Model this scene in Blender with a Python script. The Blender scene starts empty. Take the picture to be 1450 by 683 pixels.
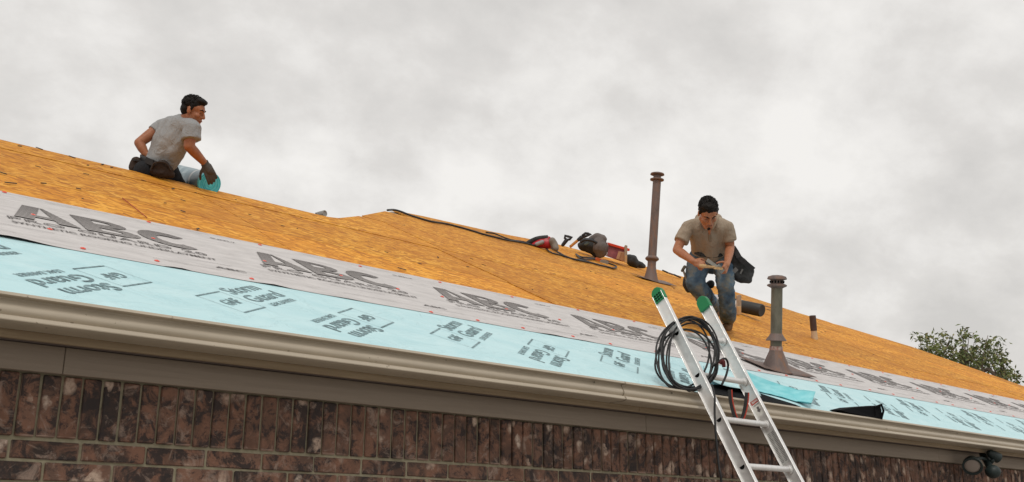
import bpy, bmesh, math, random
from mathutils import Vector, Matrix, noise
random.seed(7)
SC = bpy.context.scene; COL = SC.collection
V = Vector; R = math.radians; PI = math.pi

# ------------------------------------------------------------------ camera
F = 1428.0; CX, CY = 725.0, 341.5
PITCH = math.atan(415.5/F); AZ = math.atan2(1645, math.hypot(F, 415.5))
CAM = V((0, 0, 1.6))
FW = V((math.cos(AZ)*math.cos(PITCH), math.sin(AZ)*math.cos(PITCH), math.sin(PITCH)))
RT = V((math.sin(AZ), -math.cos(AZ), 0)); UP = RT.cross(FW)
cam = bpy.data.cameras.new('camera'); camo = bpy.data.objects.new('camera', cam); COL.objects.link(camo)
cam.sensor_width = 36; cam.lens = F/1450*36; cam.clip_start = .05; cam.clip_end = 3000
camo.matrix_world = Matrix((( RT.x, UP.x, -FW.x, CAM.x), (RT.y, UP.y, -FW.y, CAM.y), (RT.z, UP.z, -FW.z, CAM.z), (0, 0, 0, 1)))
SC.camera = camo

# ------------------------------------------------------------------ sky, sun, exposure
SUN_EL, SUN_AZ = R(52), R(-128)          # azimuth measured from +X
w = bpy.data.worlds.new('World'); SC.world = w; w.use_nodes = True
nt = w.node_tree; N = nt.nodes; L = nt.links; N.clear()
def nn(t, **k):
    n = N.new(t)
    for a, b in k.items(): setattr(n, a, b)
    return n
out = nn('ShaderNodeOutputWorld'); bg = nn('ShaderNodeBackground'); bgs = nn('ShaderNodeBackground'); add = nn('ShaderNodeMixShader')
sky = nn('ShaderNodeTexSky', sky_type='NISHITA'); sky.sun_disc = False; sky.sun_elevation = SUN_EL; sky.sun_rotation = PI/2-SUN_AZ
sky.air_density = 1.5; sky.dust_density = 4
bgs.inputs[1].default_value = .08; L.new(sky.outputs[0], bgs.inputs[0])
tc = nn('ShaderNodeTexCoord'); sp = nn('ShaderNodeSeparateXYZ'); L.new(tc.outputs['Generated'], sp.inputs[0])
def mth(op, a, b=None):
    m = nn('ShaderNodeMath', operation=op)
    for i, x in enumerate((a, b)):
        if x is None: continue
        if isinstance(x, (int, float)): m.inputs[i].default_value = x
        else: L.new(x, m.inputs[i])
    return m.outputs[0]
za = mth('ADD', mth('ABSOLUTE', sp.outputs[2]), .55)
cb = nn('ShaderNodeCombineXYZ'); L.new(mth('DIVIDE', sp.outputs[0], za), cb.inputs[0]); L.new(mth('DIVIDE', sp.outputs[1], za), cb.inputs[1])
mp = nn('ShaderNodeMapping'); L.new(cb.outputs[0], mp.inputs[0]); mp.inputs[1].default_value = (3.1, 1.7, 0); mp.inputs['Rotation'].default_value = (0, 0, R(35)); mp.inputs['Scale'].default_value = (1.7, 1.9, 1)
n1 = nn('ShaderNodeTexNoise'); n1.inputs['Scale'].default_value = 1.5; n1.inputs['Detail'].default_value = 7; n1.inputs['Roughness'].default_value = .56; n1.inputs['Distortion'].default_value = .1
n2 = nn('ShaderNodeTexNoise'); n2.inputs['Scale'].default_value = 4.6; n2.inputs['Detail'].default_value = 9; n2.inputs['Roughness'].default_value = .6; n2.inputs['Distortion'].default_value = .1
L.new(mp.outputs[0], n1.inputs[0]); L.new(mp.outputs[0], n2.inputs[0])
cl = mth('ADD', mth('MULTIPLY', n1.outputs[0], .58), mth('MULTIPLY', n2.outputs[0], .42))
rp = nn('ShaderNodeValToRGB'); L.new(cl, rp.inputs[0])
e = rp.color_ramp.elements
e[0].position = .37; e[0].color = (.665, .645, .62, 1); e[1].position = .62; e[1].color = (.95, .925, .89, 1)
x = e.new(.48); x.color = (.775, .75, .72, 1); x = e.new(.54); x.color = (.86, .836, .805, 1)
L.new(rp.outputs[0], bg.inputs[0]); bg.inputs[1].default_value = 1.0
add.inputs[0].default_value = .93
L.new(bgs.outputs[0], add.inputs[1]); L.new(bg.outputs[0], add.inputs[2]); L.new(add.outputs[0], out.inputs[0])
sl = bpy.data.lights.new('sun', 'SUN'); so = bpy.data.objects.new('sun', sl); COL.objects.link(so)
sl.energy = 1.1; sl.angle = R(16); sl.color = (1, .95, .87)
sd = V((math.cos(SUN_EL)*math.cos(SUN_AZ), math.cos(SUN_EL)*math.sin(SUN_AZ), math.sin(SUN_EL)))
so.rotation_euler = sd.to_track_quat('Z', 'Y').to_euler(); so.location = sd*30
SC.view_settings.view_transform = 'Standard'; SC.view_settings.look = 'None'; SC.view_settings.exposure = 0; SC.view_settings.gamma = 1
SC.render.engine = 'CYCLES'

# ------------------------------------------------------------------ coordinate helpers
def ray(x, y): return FW+RT*((x-CX)/F)-UP*((y-CY)/F)
def J(x, y, d): return CAM+ray(x, y)*d                     # a point at forward distance d
YE, ZE = 3.80, .8318+1.6
TH = math.atan(.5)
ROOF = Matrix.Translation((0, YE, ZE)) @ Matrix.Rotation(TH, 4, 'X')
RN = V((0, -math.sin(TH), math.cos(TH)))
def RP(X, s, h=0): return ROOF @ V((X, s, h))
def roofpix(x, y, h=0):                                     # roof plane coordinates seen at x, y
    r = ray(x, y); P0 = V((0, YE, ZE))+RN*h
    t = (RN.dot(P0-CAM))/RN.dot(r); q = ROOF.inverted() @ (CAM+r*t)
    return q.x, q.y, t
def roofd(x, y): return roofpix(x, y)[2]
def lerp(a, b, t): return a+(b-a)*t

# ------------------------------------------------------------------ mesh helpers
def smoothpath(P, n=5):
    out_ = []
    for i in range(len(P)-1):
        p0, p1, p2, p3 = P[max(i-1, 0)], P[i], P[i+1], P[min(i+2, len(P)-1)]
        for k in range(n):
            t = k/n; out_.append(.5*((2*p1)+(p2-p0)*t+(2*p0-5*p1+4*p2-p3)*t*t+(3*p1-p0-3*p2+p3)*t**3))
    out_.append(P[-1]); return out_
class MB:
    def __init__(s): s.v = []; s.f = []; s.m = []; s.mi = 0
    def add(s, vs, fs):
        o = len(s.v); s.v += [tuple(p) for p in vs]; s.f += [tuple(i+o for i in f) for f in fs]; s.m += [s.mi]*len(fs); return s
    def box(s, a, b, M=None):
        x0, y0, z0 = a; x1, y1, z1 = b
        vs = [V(p) for p in ((x0, y0, z0), (x1, y0, z0), (x1, y1, z0), (x0, y1, z0), (x0, y0, z1), (x1, y0, z1), (x1, y1, z1), (x0, y1, z1))]
        if M is not None: vs = [M @ p for p in vs]
        return s.add(vs, [(0, 3, 2, 1), (4, 5, 6, 7), (0, 1, 5, 4), (1, 2, 6, 5), (2, 3, 7, 6), (3, 0, 4, 7)])
    def beam(s, A, B, wd, th, ref=V((0, 0, 1))):
        A = V(A); B = V(B); d = (B-A); l = d.length; d.normalize(); x = d.cross(ref).normalized(); z = x.cross(d)
        M = Matrix(((x.x, d.x, z.x, A.x), (x.y, d.y, z.y, A.y), (x.z, d.z, z.z, A.z), (0, 0, 0, 1)))
        return s.box((-wd/2, 0, -th/2), (wd/2, l, th/2), M)
    def tube(s, P, r, n=8, closed=False, caps=True):
        P = [V(p) for p in P]; m = len(P); rr = r if isinstance(r, (list, tuple)) else [r]*m
        vs = []; prev = None
        for i in range(m):
            a = P[(i-1) % m] if (closed or i > 0) else P[i]; b = P[(i+1) % m] if (closed or i < m-1) else P[i]
            d = (b-a).normalized()
            if prev is None: u = d.orthogonal().normalized()
            else: u = (prev-d*prev.dot(d)).normalized()
            prev = u; q = d.cross(u)
            vs += [P[i]+(u*math.cos(2*PI*k/n)+q*math.sin(2*PI*k/n))*rr[i] for k in range(n)]
        fs = []
        for i in range(m if closed else m-1):
            j = (i+1) % m
            fs += [(i*n+k, i*n+(k+1) % n, j*n+(k+1) % n, j*n+k) for k in range(n)]
        if not closed and caps: fs += [tuple(range(n-1, -1, -1)), tuple((m-1)*n+k for k in range(n))]
        return s.add(vs, fs)
    def lathe(s, prof, A, B, n=28):                          # prof: (distance along A->B in metres, radius)
        A = V(A); d = (V(B)-A).normalized(); u = d.orthogonal().normalized(); q = d.cross(u); vs = []; m = len(prof)
        for t, r in prof: vs += [A+d*t+(u*math.cos(2*PI*k/n)+q*math.sin(2*PI*k/n))*max(r, .0005) for k in range(n)]
        fs = [(i*n+k, i*n+(k+1) % n, (i+1)*n+(k+1) % n, (i+1)*n+k) for i in range(m-1) for k in range(n)]
        fs += [tuple(range(n-1, -1, -1)), tuple((m-1)*n+k for k in range(n))]
        return s.add(vs, fs)
    def prism(s, pts, M, t):                                  # polygon in local xy, thickness t along local z
        n = len(pts); vs = [M @ V((a, b, 0)) for a, b in pts]+[M @ V((a, b, t)) for a, b in pts]
        return s.add(vs, [tuple(range(n-1, -1, -1)), tuple(range(n, 2*n))]+[(i, (i+1) % n, n+(i+1) % n, n+i) for i in range(n)])
    def ell(s, C, rad, M=None, nu=18, nv=12):
        C = V(C); vs = []
        M3 = M.to_3x3() if M is not None else Matrix.Identity(3)
        for j in range(1, nv):
            a = PI*j/nv-PI/2
            for i in range(nu):
                b = 2*PI*i/nu; vs.append(C+M3 @ V((rad[0]*math.cos(a)*math.cos(b), rad[1]*math.cos(a)*math.sin(b), rad[2]*math.sin(a))))
        vs.append(C+M3 @ V((0, 0, -rad[2]))); vs.append(C+M3 @ V((0, 0, rad[2]))); lo = len(vs)-2; hi = lo+1
        fs = [(j*nu+i, j*nu+(i+1) % nu, (j+1)*nu+(i+1) % nu, (j+1)*nu+i) for j in range(nv-2) for i in range(nu)]
        fs += [(lo, (i+1) % nu, i) for i in range(nu)]+[(hi, (nv-2)*nu+i, (nv-2)*nu+(i+1) % nu) for i in range(nu)]
        return s.add(vs, fs)
    def cap(s, A, ra, B, rb, n=14):                           # tapered capsule
        A = V(A); B = V(B); d = (B-A)
        d = d.normalized() if d.length > 1e-6 else V((0, 0, 1)); P = []; rr = []
        for k in range(5): a = PI/2*(1-k/4); P.append(A-d*ra*math.sin(a)); rr.append(max(ra*math.cos(a), ra*.03))
        for k in range(5): a = PI/2*k/4; P.append(B+d*rb*math.sin(a)); rr.append(max(rb*math.cos(a), rb*.03))
        return s.tube(P, rr, n)
    def chain(s, pts):
        for (a, ra), (b, rb) in zip(pts, pts[1:]): s.cap(a, ra, b, rb)
        return s
    def build(s, name, mat, parent=None, smooth=False, local=False, label=None, auto=None):
        off = V((0, 0, 0))
        if parent is not None and not local: off = parent.matrix_world.translation if parent.parent is None else wt(parent)
        me = bpy.data.meshes.new(name); me.from_pydata([tuple(V(p)-off) for p in s.v], [], s.f); me.update()
        bm = bmesh.new(); bm.from_mesh(me); bmesh.ops.recalc_face_normals(bm, faces=bm.faces); bm.to_mesh(me); bm.free()
        for m_ in (mat if isinstance(mat, (list, tuple)) else [mat]): me.materials.append(m_)
        if isinstance(mat, (list, tuple)): me.polygons.foreach_set('material_index', s.m)
        if smooth: me.shade_smooth()
        if auto: me.shade_smooth(); me.set_sharp_from_angle(angle=R(auto))
        o = bpy.data.objects.new(name, me); COL.objects.link(o)
        if parent is not None: o.parent = parent
        if label: o['label'] = label
        return o
def wt(o):
    p = V((0, 0, 0))
    while o is not None: p += o.location; o = o.parent
    return p
def root(name, loc, label=None, cat=None, group=None, M=None):
    o = bpy.data.objects.new(name, None); COL.objects.link(o); o.empty_display_size = .1
    if M is not None: o.matrix_world = M
    else: o.location = loc; o.matrix_world = Matrix.Translation(loc)
    if label: o['label'] = label
    if cat: o['category'] = cat
    if group: o['group'] = group
    return o
def tag(o, label=None, cat=None, group=None, kind=None):
    if label: o['label'] = label
    if cat: o['category'] = cat
    if group: o['group'] = group
    if kind: o['kind'] = kind
    return o
TEX = {}
def blob(name, mb, mat, parent, voxel=.01, smooth=4, disp=0, dscale=.08, label=None):
    """union of overlapping closed shapes remeshed into one continuous skin"""
    o = mb.build(name, mat, parent, label=label)
    m = o.modifiers.new('r', 'REMESH'); m.mode = 'VOXEL'; m.voxel_size = voxel
    if smooth: m = o.modifiers.new('s', 'SMOOTH'); m.factor = .5; m.iterations = smooth
    if disp:
        k = round(dscale, 3)
        if k not in TEX: t = bpy.data.textures.new('folds', 'CLOUDS'); t.noise_scale = dscale; t.noise_depth = 2; TEX[k] = t
        m = o.modifiers.new('d', 'DISPLACE'); m.texture = TEX[k]; m.strength = disp; m.mid_level = .5; m.texture_coords = 'LOCAL'
    dg = bpy.context.evaluated_depsgraph_get(); me = bpy.data.meshes.new_from_object(o.evaluated_get(dg))
    o.modifiers.clear(); old = o.data; o.data = me; bpy.data.meshes.remove(old); me.name = name; me.shade_smooth()
    return o

# ------------------------------------------------------------------ materials
def mat(name, col, rough=.7, metal=0, spec=.4):
    m = bpy.data.materials.new(name); m.use_nodes = True; b = m.node_tree.nodes['Principled BSDF']
    b.inputs['Base Color'].default_value = (*col, 1); b.inputs['Roughness'].default_value = rough; b.inputs['Metallic'].default_value = metal
    b.inputs['Specular IOR Level'].default_value = spec
    return m
class G:
    """small node graph helper"""
    def __init__(s, m): s.t = m.node_tree; s.n = s.t.nodes; s.b = s.n['Principled BSDF']
    def new(s, t, **k):
        n = s.n.new(t)
        for a, b in k.items(): setattr(n, a, b)
        return n
    def ln(s, a, b): s.t.links.new(a, b)
    def coord(s, kind='Object', scale=(1, 1, 1), rot=(0, 0, 0), loc=(0, 0, 0)):
        if kind == 'World': o = s.new('ShaderNodeNewGeometry').outputs['Position']
        else: o = s.new('ShaderNodeTexCoord').outputs[kind]
        m = s.new('ShaderNodeMapping'); s.ln(o, m.inputs[0]); m.inputs['Scale'].default_value = scale; m.inputs['Rotation'].default_value = rot; m.inputs['Location'].default_value = loc
        return m.outputs[0]
    def noise(s, co, scale, detail=4, rough=.5, dist=0):
        n = s.new('ShaderNodeTexNoise'); s.ln(co, n.inputs[0]); n.inputs['Scale'].default_value = scale; n.inputs['Detail'].default_value = detail; n.inputs['Roughness'].default_value = rough; n.inputs['Distortion'].default_value = dist
        return n.outputs[0]
    def voro(s, co, scale, feature='F1', rnd=1):
        n = s.new('ShaderNodeTexVoronoi', feature=feature); s.ln(co, n.inputs['Vector']); n.inputs['Scale'].default_value = scale; n.inputs['Randomness'].default_value = rnd
        return n
    def ramp(s, f, stops, interp='LINEAR'):
        r = s.new('ShaderNodeValToRGB'); s.ln(f, r.inputs[0]); e = r.color_ramp.elements; r.color_ramp.interpolation = interp
        while len(e) < len(stops): e.new(.5)
        for el, (p, c) in zip(e, stops): el.position = p; el.color = (*c, 1) if len(c) == 3 else c
        return r.outputs[0]
    def mix(s, f, a, b, mode='MIX'):
        m = s.new('ShaderNodeMix', data_type='RGBA', blend_type=mode)
        for k, x in ((0, f), (6, a), (7, b)):
            if isinstance(x, (int, float)): m.inputs[k].default_value = x
            elif isinstance(x, tuple): m.inputs[k].default_value = (*x, 1)
            else: s.ln(x, m.inputs[k])
        return m.outputs[2]
    def math(s, op, a, b=0, c=None):
        m = s.new('ShaderNodeMath', operation=op)
        for k, x in enumerate((a, b, c)):
            if x is None: continue
            if isinstance(x, (int, float)): m.inputs[k].default_value = x
            else: s.ln(x, m.inputs[k])
        return m.outputs[0]
    def col(s, c): s.ln(c, s.b.inputs['Base Color'])
    def rough(s, c): s.ln(c, s.b.inputs['Roughness'])
    def bump(s, h, st=.3, dist=.01):
        b = s.new('ShaderNodeBump'); s.ln(h, b.inputs['Height']); b.inputs['Strength'].default_value = st; b.inputs['Distance'].default_value = dist; s.ln(b.outputs[0], s.b.inputs['Normal'])
def rough_mat(name, c1, c2, scale=20, rough=.8, bump=.3, kind='Object', stretch=(1, 1, 1), metal=0, dist=.004, spec=.4):
    m = mat(name, c1, rough, metal, spec); g = G(m); co = g.coord(kind, stretch)
    n = g.noise(co, scale, 5, .6); g.col(g.ramp(n, [(.32, c1), (.68, c2)])); g.bump(n, bump, dist); return m

# OSB
M_OSB = mat('osb', (.6, .28, .05), .72, spec=.25); g = G(M_OSB)
oi = g.new('ShaderNodeObjectInfo')
def osb_layer(rot, sx, sy, loc):
    co = g.coord('Object', (sx, sy, 1), (0, 0, 0), loc); nd = co.node
    pre = g.new('ShaderNodeMapping'); g.ln(g.new('ShaderNodeTexCoord').outputs['Object'], pre.inputs[0]); pre.inputs['Rotation'].default_value = (0, 0, rot); g.ln(pre.outputs[0], nd.inputs[0])
    v = g.voro(co, 1, rnd=1); sc = g.new('ShaderNodeSeparateColor'); g.ln(v.outputs['Color'], sc.inputs[0]); return sc.outputs[0], sc.outputs[1], v.outputs['Distance']
a1 = osb_layer(R(12), 9, 30, (0, 0, 0)); a2 = osb_layer(R(-32), 10, 34, (3, 5, 0)); a3 = osb_layer(R(28), 8, 30, (9, 2, 0)); a4 = osb_layer(R(75), 8, 30, (1, 12, 0))
f1 = g.mix(g.math('GREATER_THAN', a2[1], .5), a1[0], a2[0]); f2 = g.mix(g.math('GREATER_THAN', a3[1], .66), f1, a3[0]); f3 = g.mix(g.math('GREATER_THAN', a4[1], .84), f2, a4[0])
fine = g.noise(g.coord('Object', (1, 4.5, 1)), 26, 5, .75)
f4 = g.math('ADD', g.math('MULTIPLY', f3, .72), g.math('MULTIPLY', fine, .42))
c = g.ramp(f4, [(.10, (.27, .085, .008)), (.28, (.46, .165, .011)), (.5, (.62, .25, .016)), (.72, (.74, .325, .026)), (.92, (.86, .45, .07))])
big = g.noise(g.coord('World'), .8, 3, .5)
c = g.mix(g.math('MULTIPLY', g.math('SUBTRACT', .62, big), 1.3), c, (.52, .18, .018))
streak = g.noise(g.coord('Object', (2.2, 26, 1), (0, 0, .05)), 1.6, 5, .62)
c = g.mix(g.math('MULTIPLY', g.math('LESS_THAN', streak, .36), .7), c, (.12, .045, .012))
fl = g.noise(g.coord('Object', (7, 30, 1), (0, 0, -.2), (4, 7, 0)), 1.4, 3, .5)
c = g.mix(g.math('MULTIPLY', g.math('LESS_THAN', fl, .27), .8), c, (.06, .03, .015))
tone = g.math('ADD', .82, g.math('MULTIPLY', oi.outputs['Random'], .26))
hs = g.new('ShaderNodeHueSaturation'); g.ln(c, hs.inputs['Color']); g.ln(tone, hs.inputs['Value']); g.col(hs.outputs[0])
g.bump(f4, .5, .003)

# underlayments
M_GREY = mat('grey_underlayment', (.55, .52, .51), .6, spec=.35); g = G(M_GREY)
wr = g.noise(g.coord('Object', (1, 2.2, 1)), 5, 5, .55, .4); wr2 = g.noise(g.coord('Object', (1.5, 14, 1)), 2.5, 4, .6)
c = g.ramp(wr, [(.3, (.52, .50, .495)), (.7, (.63, .605, .60))])
dirt = g.noise(g.coord('Object', (1, 10, 1), (0, 0, .03)), 1.3, 6, .7)
c = g.mix(g.math('MULTIPLY', g.math('LESS_THAN', dirt, .33), .35), c, (.2, .18, .17))
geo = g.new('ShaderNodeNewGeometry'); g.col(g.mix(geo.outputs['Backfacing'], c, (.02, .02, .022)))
wk = g.noise(g.coord('Object', (1, 5, 1), (0, 0, .25)), 1.7, 3, .5, 1.2); g.bump(g.math('ADD', g.math('ADD', wr, wr2), g.ramp(wk, [(.44, (0, 0, 0)), (.5, (1, 1, 1)), (.56, (0, 0, 0))])), .5, .012)
M_BLUE = mat('blue_underlayment', (.42, .72, .74), .5, spec=.4); g = G(M_BLUE)
wr = g.noise(g.coord('Object', (1, 1.6, 1)), 4, 5, .55, .5)
c = g.ramp(wr, [(.3, (.45, .70, .75)), (.7, (.54, .77, .81))])
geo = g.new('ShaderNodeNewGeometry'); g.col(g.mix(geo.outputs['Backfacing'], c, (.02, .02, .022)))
wk = g.noise(g.coord('Object', (1.6, 2.4, 1), (0, 0, -.5)), 1.6, 3, .5, 1.2); g.bump(g.math('ADD', wr, g.ramp(wk, [(.45, (0, 0, 0)), (.5, (.8, .8, .8)), (.55, (0, 0, 0))])), .4, .012)
M_CYAN = mat('cyan_film', (.16, .58, .66), .4)
g = G(M_CYAN); wr = g.noise(g.coord('World', (1, 1, 3)), 9, 4); g.col(g.ramp(wr, [(.3, (.15, .52, .60)), (.7, (.30, .70, .76))])); g.bump(wr, .4, .01)
M_INK = mat('ink', (.07, .06, .06), .7); g = G(M_INK); n = g.noise(g.coord('World'), 30, 3); g.col(g.ramp(n, [(.35, (.075, .066, .066)), (.68, (.24, .22, .215))]))
M_INKS = mat('striped_ink', (.07, .06, .06), .7); g = G(M_INKS)
so_ = g.new('ShaderNodeSeparateXYZ'); g.ln(g.coord('Object'), so_.inputs[0]); st = g.math('FRACT', g.math('MULTIPLY', so_.outputs[1], 31)); stn = g.noise(g.coord('World'), 25, 3)
g.col(g.mix(g.math('GREATER_THAN', st, g.math('ADD', .60, g.math('MULTIPLY', so_.outputs[1], .6))), (.070, .060, .058), (.50, .475, .465)))
M_INKT = mat('dark_teal_ink', (.06, .13, .14), .6); g = G(M_INKT); n = g.noise(g.coord('World'), 40, 3); g.col(g.ramp(n, [(.35, (.09, .15, .165)), (.70, (.30, .44, .47))]))
M_NAIL = mat('red_plastic_cap', (.80, .10, .06), .4)
M_BLACK = rough_mat('black_rubber', (.012, .012, .014), (.03, .03, .033), 30, .5, .2)
M_SHADOWB = mat('black_backing_and_shade', (.006, .006, .007), .8, spec=.08)  # black for membrane and slots, also for shade painted under the loose strip

# paint and timber
def painted(name, c1, c2, grain=True, rough=.6):
    m = mat(name, c1, rough, spec=.3); g = G(m)
    n = g.noise(g.coord('World', (.9, 30, 30) if grain else (1, 3, 3)), 1.6 if grain else 3, 6, .65, .8 if grain else 0); st = g.noise(g.coord('World', (1, 1, 4)), 1.2, 4, .6)
    c = g.mix(g.math('MULTIPLY', st, .5), g.ramp(n, [(.3, c1), (.7, c2)]), tuple(a*.8 for a in c1)); g.col(c); g.bump(n, .5 if grain else .1, .004); return m
M_GUT = mat('beige_gutter_paint', (.44, .37, .27), .34, spec=.5); g = G(M_GUT)
n = g.noise(g.coord('World', (1, 1, 5)), 3, 5, .6); sp2 = g.noise(g.coord('World'), 28, 3, .6)
c = g.ramp(n, [(.3, (.41, .355, .275)), (.7, (.485, .42, .33))]); c = g.mix(g.math('MULTIPLY', g.math('GREATER_THAN', sp2, .70), .6), c, (.16, .12, .08)); g.col(c)
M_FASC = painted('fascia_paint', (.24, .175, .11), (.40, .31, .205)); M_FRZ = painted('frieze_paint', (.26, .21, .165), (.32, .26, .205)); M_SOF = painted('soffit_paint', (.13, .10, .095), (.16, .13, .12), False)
M_WOOD = rough_mat('raw_timber', (.45, .27, .12), (.62, .42, .22), 9, .75, .3, 'World', (6, 6, 1))
M_GREYWOOD = rough_mat('weathered_timber', (.28, .22, .17), (.45, .36, .27), 9, .8, .3, 'World', (8, 8, 1))

# brick
M_BRICK = mat('tumbled_brick', (.1, .05, .035), .85, spec=.25); g = G(M_BRICK)
oi = g.new('ShaderNodeObjectInfo'); co = g.coord('World')
def brick_colour(g, rnd):
    base = g.ramp(rnd, [(0, (.045, .034, .030)), (.2, (.090, .055, .043)), (.4, (.16, .085, .058)), (.6, (.105, .066, .052)), (.8, (.20, .112, .080)), (1, (.050, .038, .034))])
    n = g.noise(co, 7, 5, .68, .8); c = g.mix(g.ramp(n, [(.44, (0, 0, 0)), (.60, (.9, .9, .9))]), base, (.23, .118, .080))
    n3 = g.noise(co, 13, 6, .75, .5); c = g.mix(g.ramp(n3, [(.47, (0, 0, 0)), (.57, (.9, .9, .9))]), c, (.036, .030, .030))
    n5 = g.noise(g.coord('World', (1, 1, 1), (0, 0, 0), (7, 3, 9)), 11, 6, .75, .8); c = g.mix(g.ramp(n5, [(.54, (0, 0, 0)), (.66, (.75, .75, .75))]), c, (.32, .235, .19))
    dn = g.new('ShaderNodeTexNoise'); g.ln(co, dn.inputs[0]); dn.inputs['Scale'].default_value = 11; dn.inputs['Detail'].default_value = 5
    va = g.new('ShaderNodeVectorMath', operation='SCALE'); g.ln(dn.outputs['Color'], va.inputs[0]); va.inputs['Scale'].default_value = .11
    vb = g.new('ShaderNodeVectorMath', operation='ADD'); g.ln(co, vb.inputs[0]); g.ln(va.outputs[0], vb.inputs[1])
    mm = g.new('ShaderNodeMapping'); g.ln(vb.outputs[0], mm.inputs[0]); mm.inputs['Scale'].default_value = (1.15, 1, .8)
    v = g.voro(mm.outputs[0], 12); sc = g.new('ShaderNodeSeparateColor'); g.ln(v.outputs['Color'], sc.inputs[0])
    patch = g.math('MULTIPLY', g.math('GREATER_THAN', sc.outputs[0], .74), g.ramp(v.outputs['Distance'], [(.26, (1, 1, 1)), (.46, (0, 0, 0))]))
    n4 = g.noise(co, 42, 5, .75)
    c = g.mix(g.math('MULTIPLY', patch, g.ramp(n4, [(.34, (.2, .2, .2)), (.56, (1, 1, 1))])), c, g.ramp(sc.outputs[1], [(0, (.55, .42, .33)), (.5, (.38, .27, .21)), (1, (.70, .57, .47))]))
    # pale lime left on the worn arrises of each brick
    ge = g.new('ShaderNodeTexCoord'); sx = g.new('ShaderNodeSeparateXYZ'); g.ln(ge.outputs['Generated'], sx.inputs[0])
    ex = g.math('ABSOLUTE', g.math('SUBTRACT', sx.outputs[0], .5)); e1 = g.math('GREATER_THAN', ex, .478); e2 = g.math('LESS_THAN', sx.outputs[2], .035)
    ed = g.math('MULTIPLY', g.math('MAXIMUM', e1, e2), g.ramp(g.noise(co, 6, 3, .6), [(.47, (0, 0, 0)), (.60, (.8, .8, .8))]))
    c = g.mix(ed, c, (.33, .23, .18))
    return c, n3, n4
c, n3, n4 = brick_colour(g, oi.outputs['Random'])
g.col(c); g.bump(g.math('ADD', n3, g.math('MULTIPLY', n4, .5)), .8, .006)
M_MORTAR = rough_mat('greenish_mortar', (.24, .215, .145), (.34, .30, .21), 40, .9, .5, 'World')
M_CREAM = M_BRICK
M_GROUND = rough_mat('pale_concrete_ground', (.30, .28, .25), (.38, .355, .32), 2, .9, .3, 'World')
M_RUST = mat('rusty_vent_metal', (.12, .08, .07), .6, .2); g = G(M_RUST); n = g.noise(g.coord('World', (1, 1, .35)), 14, 6, .7, .5)
g.col(g.ramp(n, [(.30, (.115, .088, .080)), (.5, (.17, .125, .112)), (.62, (.21, .12, .085)), (.74, (.30, .155, .09))])); g.bump(n, .3, .004)
M_GALV = mat('dull_green_grey_vent_metal', (.14, .13, .10), .6, .3); g = G(M_GALV); n = g.noise(g.coord('World', (1, 1, .4)), 16, 6, .7, .5)
g.col(g.ramp(n, [(.3, (.10, .092, .068)), (.55, (.17, .155, .118)), (.75, (.23, .19, .14))])); g.bump(n, .3, .004)
M_ALU = mat('brushed_aluminium', (.62, .62, .62), .38, .6); g = G(M_ALU); n = g.noise(g.coord('World', (30, 3, 3)), 6, 4); sc_ = g.noise(g.coord('World', (2, 2, 9)), 5, 6, .75); g.rough(g.ramp(sc_, [(.35, (.28, .28, .28)), (.65, (.62, .62, .62))])); g.col(g.ramp(n, [(.3, (.74, .74, .73)), (.7, (.86, .85, .84))]))
M_GREEN = mat('green_plastic', (.01, .20, .07), .35)

def flat(name, c, r=.7, me=0): return rough_mat(name, tuple(a*.85 for a in c), tuple(min(1, a*1.15) for a in c), 14, r, .15, 'World', metal=me)

# ------------------------------------------------------------------ ground
mb = MB(); mb.add([(-900, -900, 0), (900, -900, 0), (900, 900, 0), (-900, 900, 0)], [(0, 1, 2, 3)])
tag(mb.build('ground', M_GROUND), kind='structure')

# ------------------------------------------------------------------ house
XL, XR = -1.6, 21.5
house = root('brick_house', (4, 3.968, 0), 'dark brick house with beige gutter and bare orange roof sheathing', 'house')
YW = 3.968; ZS0, ZS1 = 1.938, 2.182            # soldier course
wall = MB().box((XL, YW+.009, 0), (XR, YW+.25, 2.30)).build('brick_wall', M_MORTAR, house)
wo = wt(wall)
def brick_mesh(l, h, d):
    b = bmesh.new(); bmesh.ops.create_cube(b, size=1); bmesh.ops.scale(b, vec=(l, d, h), verts=b.verts)
    bmesh.ops.bevel(b, geom=list(b.edges), offset=.004, segments=1, affect='EDGES')
    for v in b.verts: v.co += V((random.uniform(-1, 1), random.uniform(-1, 1), random.uniform(-1, 1)))*.0013
    me = bpy.data.meshes.new('brick'); b.to_mesh(me); b.free(); me.materials.append(M_BRICK); return me
sold = [brick_mesh(.0655+k*.0022, .230, .06) for k in (-1, 0, 1)]; stre = [brick_mesh(.243, .066, .06) for k in range(3)]
PB = .0762
spec = []
x = .84; i = 0
while x < 10.9:
    spec.append((sold, x+PB/2, random.choice((-.004, -.001, -.006, -.008, -.002)), (ZS0+.004+ZS1)/2-.003, 1)); x += PB
for r in range(0, 6):
    z = ZS0-.038-r*.0762-.002; off = .127*(r % 2)+.03
    x = .6+off
    lim = (10.6, 9.2, 6.8, 5.0, 3.2, 2.4)[r]
    while x < lim:
        spec.append((stre, x+.127, random.uniform(-.003, .004), z, 1)); x += .254
spec = [s for s in spec if (s[1] > .95)]
spec.sort(key=lambda s: s[1])
for (ms, x, dy, z, _) in spec[:298]:
    o = bpy.data.objects.new('brick', random.choice(ms)); COL.objects.link(o); o.parent = wall
    o.location = V((x, YW+.030+dy, z))-wo; o.rotation_euler = (random.uniform(-.01, .01), random.uniform(-.006, .006), random.uniform(-.02, .02))
print('bricks', len(spec))
mb = MB()
for (ms, x, dy, z, _) in spec[298:]:
    mb.box((x-.121 if ms is stre else x-.033, YW+dy, z-.033 if ms is stre else z-.115), (x+.121 if ms is stre else x+.033, YW+.06, z+.033 if ms is stre else z+.115))
x = -1.5
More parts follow.
